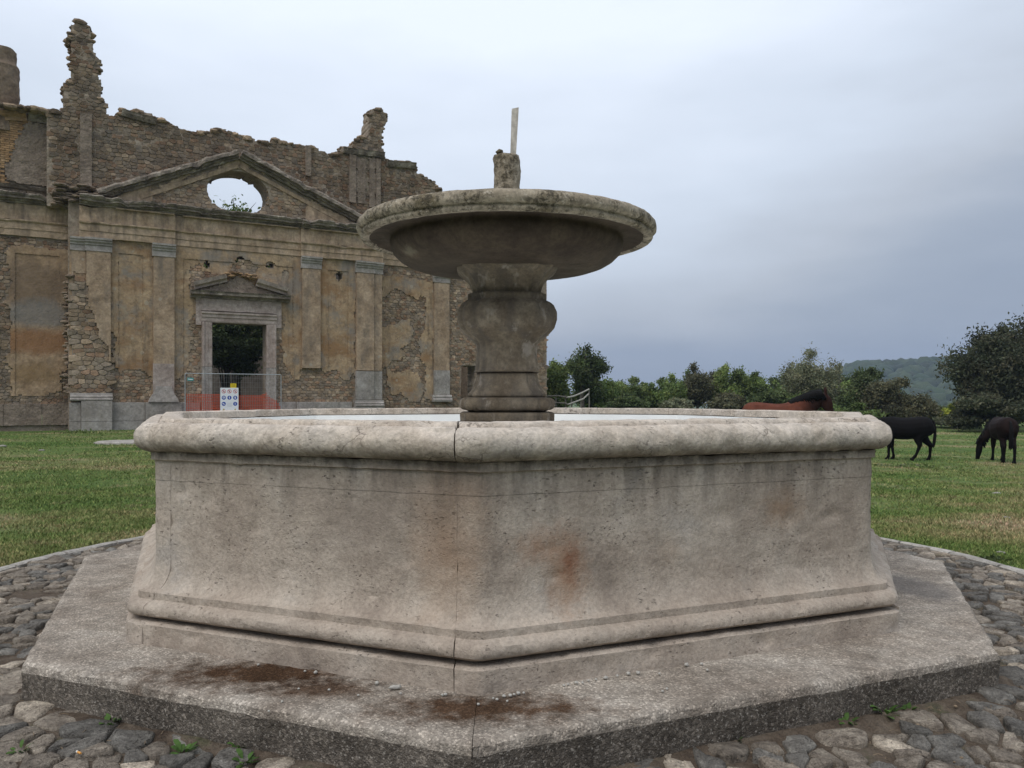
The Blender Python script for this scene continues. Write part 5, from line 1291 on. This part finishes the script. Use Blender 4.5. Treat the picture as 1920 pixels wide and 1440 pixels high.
# ------------------------------------------------------------------ rustic pole fence beyond the meadow
M_pole = flat('grey_pole_wood', (.16, .145, .125), .9, var=.35, sc_=8)
M_polel = flat('bleached_pole_wood', (.42, .40, .37), .9, var=.3, sc_=8)
D = 52.; q = at(1062, 770, D); rf = thing('pole_fence', 'rustic fence of crooked bleached wooden poles beyond the meadow, right of the fountain stem', 'fence', (q.x, D, th(q.x, D)))
def lf(x, y, dd=0.):
    p_ = at(x, y, D + dd); return (p_.x - rf.location.x, p_.y - rf.location.y, p_.z - rf.location.z)
for x, yt in ((1024, 742), (1042, 742), (1060, 741), (1071, 740), (1088, 736), (1104, 729)):
    mb = MB(); a = lf(x, yt); mb.tube([(a[0], a[1], -.2), (a[0] + .03, a[1], a[2] * .5), a], .045, 6); mb.build('post', M_pole, rf)
for pts, m in (([(1021, 743), (1045, 742), (1066, 745)], M_pole), ([(1062, 745), (1076, 743), (1090, 737), (1105, 730)], M_polel), ([(1021, 756), (1040, 754), (1060, 757), (1068, 759)], M_pole), ([(1064, 759), (1080, 753), (1094, 747), (1104, 739)], M_polel)):
    mb = MB(); mb.tube([Vector(lf(x, y, -.1)) + Vector((0, 0, random.uniform(-.03, .03))) for x, y in pts], .05, 6); mb.build('rail', m, rf)

# ------------------------------------------------------------------ site fence, net and signs at the church door
M_steel = flat('galvanised_tube', (.38, .40, .41), .45, .6, var=.1)
M_net = flat('orange_plastic_net', (.52, .085, .04), .6, var=.15)
WF = 1.75
f0, f1 = fp(347, 700, WF), fp(527, 706, WF); fb = .63
sf = thing('site_fence', 'grey wire mesh building-site fence panel standing in front of the church doorway', 'fence', c2w(f0[0], WF, fb), CA)
LW = f1[0] - f0[0]; HT = f0[1] - fb
mb = MB(); mb.tube([(0, 0, 0), (0, 0, HT - .03), (.03, 0, HT), (LW - .03, 0, HT), (LW, 0, HT - .03), (LW, 0, 0)], .021, 8); mb.tube([(0, 0, .15), (LW, 0, .15)], .018, 6); mb.build('frame', M_steel, sf)
mb = MB()
k = .1
while k < LW: mb.tube([(k, 0, .15), (k, 0, HT)], .0032, 3, cap=False); k += .11
for z in np.arange(.3, HT, .22): mb.tube([(0, 0, z), (LW, 0, z)], .0035, 3, cap=False)
tag(mb.build('wire_mesh', M_steel, sf), kind='stuff')
for x in (.05, LW - .05):
    mb = MB(); mb.box(x - .12, x + .12, -.33, .33, -.02, .12); mb.build('fence_foot', M_mortar, sf)
# net
netp = fpl([(349, 738), (420, 740), (488, 741), (498, 737), (506, 745), (520, 752), (527, 766)], WF - .06)
ns = thing('safety_net', 'orange plastic safety net sagging along the lower part of the site fence', 'net', c2w(f0[0], WF - .06, fb), CA)
mb = MB(); nu = [p_[0] - f0[0] for p_ in netp]; nv = [p_[1] - fb for p_ in netp]
topn = lambda u: float(np.interp(u, nu, nv))
wav = lambda u, z: .05 * math.sin(u * 3.1) + .03 * math.sin(u * 7.3 + z * 4)
du = .085; u_ = nu[0]
while u_ < nu[-1]:
    t_ = topn(u_)
    mb.add([(u_, wav(u_, 0), .02), (u_ + .022, wav(u_ + .022, 0), .02), (u_ + .022, wav(u_ + .022, t_), t_), (u_, wav(u_, t_), t_), (u_, wav(u_, 0) + .004, .02), (u_ + .022, wav(u_, 0) + .004, .02), (u_ + .022, wav(u_, t_) + .004, t_), (u_, wav(u_, t_) + .004, t_)], [(0, 1, 2, 3), (7, 6, 5, 4), (0, 3, 7, 4), (1, 5, 6, 2)]); u_ += du
z = .06
while z < max(nv):
    u_ = nu[0]
    while u_ < nu[-1] - .05:
        if topn(u_ + .04) > z: 
            a_, b_ = wav(u_, z), wav(u_ + .086, z); mb.add([(u_, a_ - .004, z), (u_ + .086, b_ - .004, z), (u_ + .086, b_ - .004, z + .028), (u_, a_ - .004, z + .028), (u_, a_, z), (u_ + .086, b_, z), (u_ + .086, b_, z + .028), (u_, a_, z + .028)], [(0, 1, 2, 3), (7, 6, 5, 4), (0, 4, 5, 1), (3, 2, 6, 7)])
        u_ += .086
    z += .075
tag(mb.build('net_strands', M_net, ns), kind='stuff')
# safety sign
WS = WF + .05
s0, s1 = fp(413, 727, WS), fp(447, 727, WS); sw = s1[0] - s0[0]; sh_ = 1.28
sg = thing('safety_sign', 'white building-site safety board with rows of red, blue and yellow pictograms', 'sign', c2w(s0[0], WS, s0[1] - sh_), CA)
M_sw = flat('sign_white', (.78, .79, .82), .4, var=.03); M_sr = flat('sign_red', (.55, .05, .05), .4, var=.05); M_sb = flat('sign_blue', (.02, .07, .36), .4, var=.05); M_sy = flat('sign_yellow', (.75, .55, .03), .4, var=.05); M_sk = flat('sign_black', (.02, .02, .025), .4, var=.05); M_sgr = flat('sign_grey_print', (.45, .46, .5), .5, var=.1)
mb = MB(); mb.box(0, sw, -.012, 0, 0, sh_); mb.build('board', M_sw, sg)
def disc(mb, cx_, cz, r, y, n=24, r2=None):
    if r2 is None: mb.add([(cx_ + r * math.cos(2 * math.pi * k / n), y, cz + r * math.sin(2 * math.pi * k / n)) for k in range(n)], [tuple(range(n))])
    else:
        V = [(cx_ + rr * math.cos(2 * math.pi * k / n), y, cz + rr * math.sin(2 * math.pi * k / n)) for rr in (r2, r) for k in range(n)]
        mb.add(V, [(k, n + k, n + (k + 1) % n, (k + 1) % n) for k in range(n)])
def quadp(mb, pts, y): mb.add([(a, y, b_) for a, b_ in pts], [tuple(range(len(pts)))])
cols_ = [sw * .19, sw * .5, sw * .82]; R_ = sw * .115
rows_ = [sh_ * .865, sh_ * .63, sh_ * .40]
for i, cx_ in enumerate(cols_):
    mb = MB(); disc(mb, cx_, rows_[0], R_, -.015, r2=R_ * .80)
    d_ = R_ * .62; quadp(mb, [(cx_ - d_ - .008, rows_[0] + d_ - .008), (cx_ - d_ + .008, rows_[0] + d_ + .008), (cx_ + d_ + .008, rows_[0] - d_ + .008), (cx_ + d_ - .008, rows_[0] - d_ - .008)], -.0165); mb.build('prohibition_mark', M_sr, sg)
    mb = MB(); disc(mb, cx_ + .005, rows_[0] + R_ * .3, R_ * .16, -.0142, 10); quadp(mb, [(cx_ - R_ * .15, rows_[0] - R_ * .5), (cx_ + R_ * .2, rows_[0] - R_ * .5), (cx_ + R_ * (.3 - .1 * i), rows_[0] + R_ * .1), (cx_ - R_ * .2, rows_[0] + R_ * .1)], -.0142); mb.build('prohibition_figure', M_sk, sg)
for j, i in ((1, 0), (1, 1), (1, 2), (2, 0), (2, 2)):
    cx_, cz = cols_[i], rows_[j]; mb = MB(); disc(mb, cx_, cz, R_, -.015); mb.build('mandatory_disc', M_sb, sg)
    mb = MB()
    if (j, i) == (1, 0): disc(mb, cx_, cz + R_ * .1, R_ * .6, -.0165, 12, R_ * .42); quadp(mb, [(cx_ - R_ * .62, cz - R_ * .1), (cx_ + R_ * .62, cz - R_ * .1), (cx_ + R_ * .62, cz + R_ * .12), (cx_ - R_ * .62, cz + R_ * .12)], -.0167)
    elif (j, i) == (1, 1): disc(mb, cx_, cz + R_ * .4, R_ * .2, -.0165, 10); quadp(mb, [(cx_ - R_ * .35, cz - R_ * .05), (cx_ + R_ * .3, cz - R_ * .05), (cx_ + R_ * .15, cz + R_ * .22), (cx_ - R_ * .2, cz + R_ * .22)], -.0165); quadp(mb, [(cx_ - R_ * .1, cz - R_ * .65), (cx_ + R_ * .2, cz - R_ * .65), (cx_ + R_ * .12, cz - R_ * .07), (cx_ - R_ * .12, cz - R_ * .07)], -.0165)
    elif (j, i) == (1, 2): disc(mb, cx_, cz - R_ * .15, R_ * .4, -.0165, 10); quadp(mb, [(cx_ - R_ * .3, cz + R_ * .1), (cx_ + R_ * .1, cz + R_ * .1), (cx_ + R_ * .1, cz + R_ * .7), (cx_ - R_ * .2, cz + R_ * .7)], -.0166)
    elif (j, i) == (2, 0): quadp(mb, [(cx_ - R_ * .6, cz + R_ * .3), (cx_ - R_ * .6, cz - R_ * .15), (cx_ + R_ * .75, cz - R_ * .4), (cx_ + R_ * .7, cz - R_ * .1), (cx_, cz + R_ * .05), (cx_ - R_ * .2, cz + R_ * .4)], -.0165)
    else: quadp(mb, [(cx_ - R_ * .25, cz - R_ * .6), (cx_ - R_ * .1, cz - R_ * .6), (cx_ - R_ * .1, cz + R_ * .6), (cx_ - R_ * .25, cz + R_ * .6)], -.0165); quadp(mb, [(cx_ + R_ * .12, cz - R_ * .6), (cx_ + R_ * .27, cz - R_ * .6), (cx_ + R_ * .27, cz + R_ * .6), (cx_ + R_ * .12, cz + R_ * .6)], -.0165)
    mb.build('mandatory_figure', M_sw, sg)
for i in (0, 2):
    cx_, cz = cols_[i], sh_ * .165; mb = MB(); quadp(mb, [(cx_ - R_ * .85, cz - R_ * .6), (cx_ + R_ * .85, cz - R_ * .6), (cx_, cz + R_ * .9)], -.0145); mb.build('warning_border', M_sk, sg)
    mb = MB(); quadp(mb, [(cx_ - R_ * .72, cz - R_ * .52), (cx_ + R_ * .72, cz - R_ * .52), (cx_, cz + R_ * .76)], -.016); mb.build('warning_triangle', M_sy, sg)
    mb = MB(); quadp(mb, [(cx_ - R_ * .2, cz - R_ * .38), (cx_ + R_ * .2, cz - R_ * .38), (cx_ + R_ * .12, cz + R_ * .2), (cx_ - R_ * .12, cz + R_ * .2)], -.0175); mb.build('warning_figure', M_sk, sg)
mb = MB()
for k, z in enumerate(np.linspace(.42, .30, 4)): quadp(mb, [(sw * .37, sh_ * z), (sw * (.66 - .04 * (k % 2)), sh_ * z), (sw * (.66 - .04 * (k % 2)), sh_ * z + .012), (sw * .37, sh_ * z + .012)], -.0145)
mb.build('small_print', M_sgr, sg)
y0, y1 = fp(432, 719, WF + .03), fp(443, 727, WF + .03)
ys = thing('yellow_notice', 'small yellow notice hanging on the site fence just above the white safety board', 'sign', c2w(y0[0], WF + .03, y1[1]), CA)
mb = MB(); mb.box(0, y1[0] - y0[0], -.008, 0, 0, y0[1] - y1[1]); mb.build('board', M_sy, ys)
mb = MB()
for z in (.3, .62): w_ = y1[0] - y0[0]; quadp(mb, [(w_ * .15, (y0[1] - y1[1]) * z), (w_ * .85, (y0[1] - y1[1]) * z), (w_ * .85, (y0[1] - y1[1]) * z + .02), (w_ * .15, (y0[1] - y1[1]) * z + .02)], -.0095)
mb.build('print_line', M_sk, ys)
y0, y1 = fp(351, 708, WF + .03), fp(363, 714, WF + .03)
M_tag = flat('teal_tag', (.06, .27, .26), .4, var=.1)
ys = thing('fence_tag', 'small teal name tag hanging on the upper left of the site fence', 'tag', c2w(y0[0], WF + .03, y1[1]), CA)
mb = MB(); mb.box(0, y1[0] - y0[0], -.008, 0, 0, y0[1] - y1[1]); mb.build('plate', M_tag, ys)
mb = MB(); w_ = y1[0] - y0[0]; hz2 = y0[1] - y1[1]; quadp(mb, [(w_ * .12, hz2 * .4), (w_ * .88, hz2 * .3), (w_ * .88, hz2 * .55), (w_ * .12, hz2 * .65)], -.0095); mb.build('pale_stripe', M_sw, ys)

# ------------------------------------------------------------------ small things on the step
M_peb = flat('white_pebble', (.42, .40, .36), .95, var=.3, sc_=60)
pebs = [(707, 1280, 5, 1.), (741, 1289, 7, 1.9), (592, 1260, 4.5, 1), (572, 1257, 3, 1), (751, 1299, 3.4, 1), (829, 1302, 3.2, 1), (835, 1301, 4, 1), (897, 1319, 3.5, 1), (925, 1308, 3, 1), (932, 1310, 3.5, 1), (945, 1304, 4, 1), (951, 1313, 3, 1), (957, 1303, 4.4, 1), (964, 1301, 3.5, 1), (972, 1299, 4.8, 1), (982, 1298, 3.2, 1), (1057, 1284, 3.2, 1), (1065, 1282, 3, 1), (1080, 1279, 4.5, 1), (1092, 1279, 3.2, 1), (1103, 1275, 3, 1), (1117, 1273, 3.2, 1), (1135, 1270, 4.4, 1.3), (1157, 1266, 3.4, 1), (1178, 1262, 4.6, 1), (1196, 1261, 4.8, 1), (504, 1332, 3, 1), (529, 1314, 3, 1), (484, 1245, 3.2, 1), (1287, 1246, 5, 1.1), (1293, 1239, 3.4, 1), (1315, 1244, 4, 1), (1326, 1255, 3.4, 1), (1242, 1295, 3.2, 1), (1250, 1290, 3, 1), (1236, 1262, 3, 1), (617, 1292, 3, 1), (672, 1302, 2.8, 1), (560, 1290, 2.8, 1)]
peb_lab = {0: 'round white pebble lying left of the longest pebble at the foot of the basin', 1: 'longest white pebble, an oblong sliver lying near the corner of the basin'}
for i, (x, y, r, el) in enumerate(pebs):
    p_ = gp(x, y, .225); mb = MB(); rr = r / F * p_.y * .95; pebble(mb, (0, 0, rr * .5), rr, i, (el, .9, .75)); o = mb.build('pebble', M_peb, None, True); o.location = (p_.x, p_.y, .219)
    o.rotation_euler.z = .4 if el > 1.5 else random.uniform(0, 3)
    tag(o, peb_lab.get(i, 'small white pebble lying on the concrete step along the foot of the basin'), 'pebble', 'white pebbles along the foot of the basin')
# weeds
M_weed = leaf_mat('weed_leaves', (.05, .10, .022), (.07, .13, .03), (.10, .15, .045))
def weed(x, y, s_, lab, n=16):
    p_ = gp(x, y, .01); o = thing('weed', lab, 'plant', (p_.x, p_.y, .0), random.uniform(0, 6), 'weeds growing between the cobbles')
    mb = MB(); mb2 = MB()
    for k in range(n):
        a = 2 * math.pi * k / n * 2.4; L = s_ * random.uniform(.5, 1.); e = random.uniform(.15, 1.0); w_ = s_ * random.uniform(.14, .22)
        dx, dy = math.cos(a), math.sin(a); px_, py_ = -dy, dx; r0 = s_ * .12
        pts = []
        for t_, ww in ((.15, .1), (.45, .9), (.75, .8), (1., .05)):
            r_ = r0 + L * t_; z = .012 + L * e * math.sin(t_ * 1.9) * .8; pts.append(((dx * r_ + px_ * w_ * ww, dy * r_ + py_ * w_ * ww, z), (dx * r_ - px_ * w_ * ww, dy * r_ - py_ * w_ * ww, z + .004)))
        V = [q for pr_ in pts for q in pr_]; b_ = random.uniform(.75, 1.3); m_ = MB(); m_.add(V, [(0, 1, 3, 2), (2, 3, 5, 4), (4, 5, 7, 6)], (b_, b_, b_)); m_.build('leaf', M_weed, o)
for x, y, s_, lab in ((1661, 1343, .07, 'bright green weed at the foot of the step, largest on the right side'), (1704, 1336, .045, 'small green weed just right of the largest right-hand weed'), (1590, 1362, .045, 'small green weed at the step foot left of a pale cobble'), (1377, 1395, .04, 'tiny green weed in the soil below the middle of the right step edge'), (1827, 1300, .045, 'small green weed near the right corner of the step'), (204, 1362, .055, 'green weed in the dark hollow at the left step edge'), (344, 1416, .06, 'low green weed between cobbles at the lower left'), (449, 1407, .04, 'small green weed against the left step edge near the bottom'), (460, 1434, .05, 'green weed at the very bottom of the picture left of the step corner'), (38, 1415, .04, 'small green weed at the lower left corner of the picture')):
    weed(x, y, s_ * 1.25, lab, 14)
p_ = gp(146, 1409, .05); mb = MB(); mb.tube([(0, 0, 0), (.024, 0, .0)], .0045, 8); M_cig = flat('filter_paper', (.62, .30, .08), .8); M_cigw = flat('white_paper', (.7, .68, .62), .8)
cg = thing('cigarette_end', 'orange and white cigarette end lying on a cobble at the lower left', 'litter', (p_.x, p_.y, .048), -.6)
mb.build('filter', M_cig, cg); mb = MB(); mb.tube([(-.009, 0, 0), (-.0005, 0, 0)], .0046, 8); mb.build('burnt_paper', M_cigw, cg)
# litter of twigs and grit over the soil joints
M_twig = flat('dry_twigs', (.20, .15, .10), .95, var=.4)
mb = MB(); k = 0
while k < 520:
    a = random.uniform(0, 2 * math.pi); r = random.uniform(3.0, KR); x, y = FC.x + r * math.cos(a), FC.y + r * math.sin(a)
    if y > 6.5 or in_slab(x, y, .47): continue
    k += 1; b_ = random.uniform(.6, 1.4)
    if k % 3: L = random.uniform(.015, .05); an = random.uniform(0, 3.14); mb.tube([(x, y, .03), (x + L * .5 * math.cos(an), y + L * .5 * math.sin(an), .036), (x + L * math.cos(an), y + L * math.sin(an) * .8, .03)], .0016, 3, (b_,) * 3, False)
    else: pebble(mb, (x, y, .022), random.uniform(.004, .011), random.random(), (1, 1, .8), (b_ * 1.6,) * 3)
tag(mb.build('twigs_and_grit', M_twig), 'dry twigs and grit scattered over the cobbles', 'debris', kind='stuff')
# stones and weed clumps on the lawn
M_lawnst = stone_like('lawn_stone', [(.22, .2, .175), (.32, .295, .265), (.4, .375, .34)], 3, bump=.8, bdist=.01)
p_ = gp(236, 831); V = []; n = 16; mb = MB()
for s_, z in ((1.03, -.03), (1.0, .05), (.86, .09)):
    for k in range(n):
        a = 2 * math.pi * k / n; r = (1 + .25 * nz3(math.cos(a), math.sin(a), 0, 2.3, 3)) * s_; V.append((.95 * r * math.cos(a), .75 * r * math.sin(a), z + .01 * nz3(a, s_, 0, 3)))
mb.add(V, [(r_ * n + k, r_ * n + (k + 1) % n, (r_ + 1) * n + (k + 1) % n, (r_ + 1) * n + k) for r_ in range(2) for k in range(n)] + [tuple(2 * n + k for k in range(n))]); o = mb.build('flat_stone', M_lawnst); o.location = (p_.x, p_.y, th(p_.x, p_.y)); tag(o, 'large flat grey stone lying in the grass in front of the church', 'stone')
for i, (x, y, r, lab) in enumerate(((5, 838, .09, 'pale stone in the grass at the left edge of the picture'), (78, 845, .06, 'small pale stone in the grass near the left edge, below the wing wall'), (1876, 1057, .035, 'tiny pale stone in the grass at the right'), (1888, 988, .03, 'tiny pale stone higher in the right hand grass'), (1868, 932, .05, 'pale stone in the grass below the dark brown horse'))):
    p_ = gp(x, y, -.1 if x > 900 else 0); mb = MB(); pebble(mb, (0, 0, r * .2), r, i + 40, (1.5, 1, .5)); o = mb.build('lawn_stone', M_lawnst, None, True); o.location = (p_.x, p_.y, th(p_.x, p_.y)); tag(o, lab, 'stone')
def clump(x, y, w_, h_, lab, kind='mid', n=260):
    Z = 1.86 * F / (y - HY) if x > 900 else CAMZ * F / (y - HY); X = (x - CX) / F * Z
    Z = (CAMZ - th(X, Z)) * F / (y - HY); X = (x - CX) / F * Z
    o = thing('weed_clump', lab, 'plant', (X, Z, th(X, Z))); rg = np.random.default_rng(int(x))
    P = rg.normal(size=(n, 3)) * np.array([w_, w_ * .5, h_ * .4]) * .5; P[:, 2] = np.abs(P[:, 2]) + .01
    V, Fq = crown_quads(P, .045, rg); b_ = rg.uniform(.6, 1.5, n); link_mesh('leaves', np_mesh('leaves', V, Fq, np.c_[b_, b_, b_]), LM[kind], o)
clump(1705, 878, .95, .22, 'patch of taller weeds in the grass just right of the basin end'); clump(1672, 876, .6, .12, 'low tuft of weeds left of the taller weed patch', 'grey', 120)
clump(1858, 1052, .12, .05, 'little dark weed in the grass at the right', 'dark', 40)
clump(150, 812, .9, .35, 'green weeds at the foot of the first pilaster', 'mid', 260); clump(60, 806, 1.4, .3, 'tangle of weeds and dry stems under the left wing wall', 'brown', 260); clump(215, 800, 1.2, .25, 'grassy weeds below the marble plinth right of the first pilaster', 'mid', 220)
# ------------------------------------------------------------------ air
hz = MB(); hz.box(-1620, 2320, -420, 2650, -38, 150); M_h = bpy.data.materials.new('haze'); M_h.use_nodes = True; n_ = M_h.node_tree.nodes; n_.clear()
ho = n_.new('ShaderNodeOutputMaterial'); hv = n_.new('ShaderNodeVolumePrincipled'); hv.inputs['Color'].default_value = (.50, .63, .85, 1); hv.inputs['Density'].default_value = .00034; hv.inputs['Anisotropy'].default_value = .1
M_h.node_tree.links.new(hv.outputs[0], ho.inputs['Volume']); tag(hz.build('haze', M_h), kind='stuff')
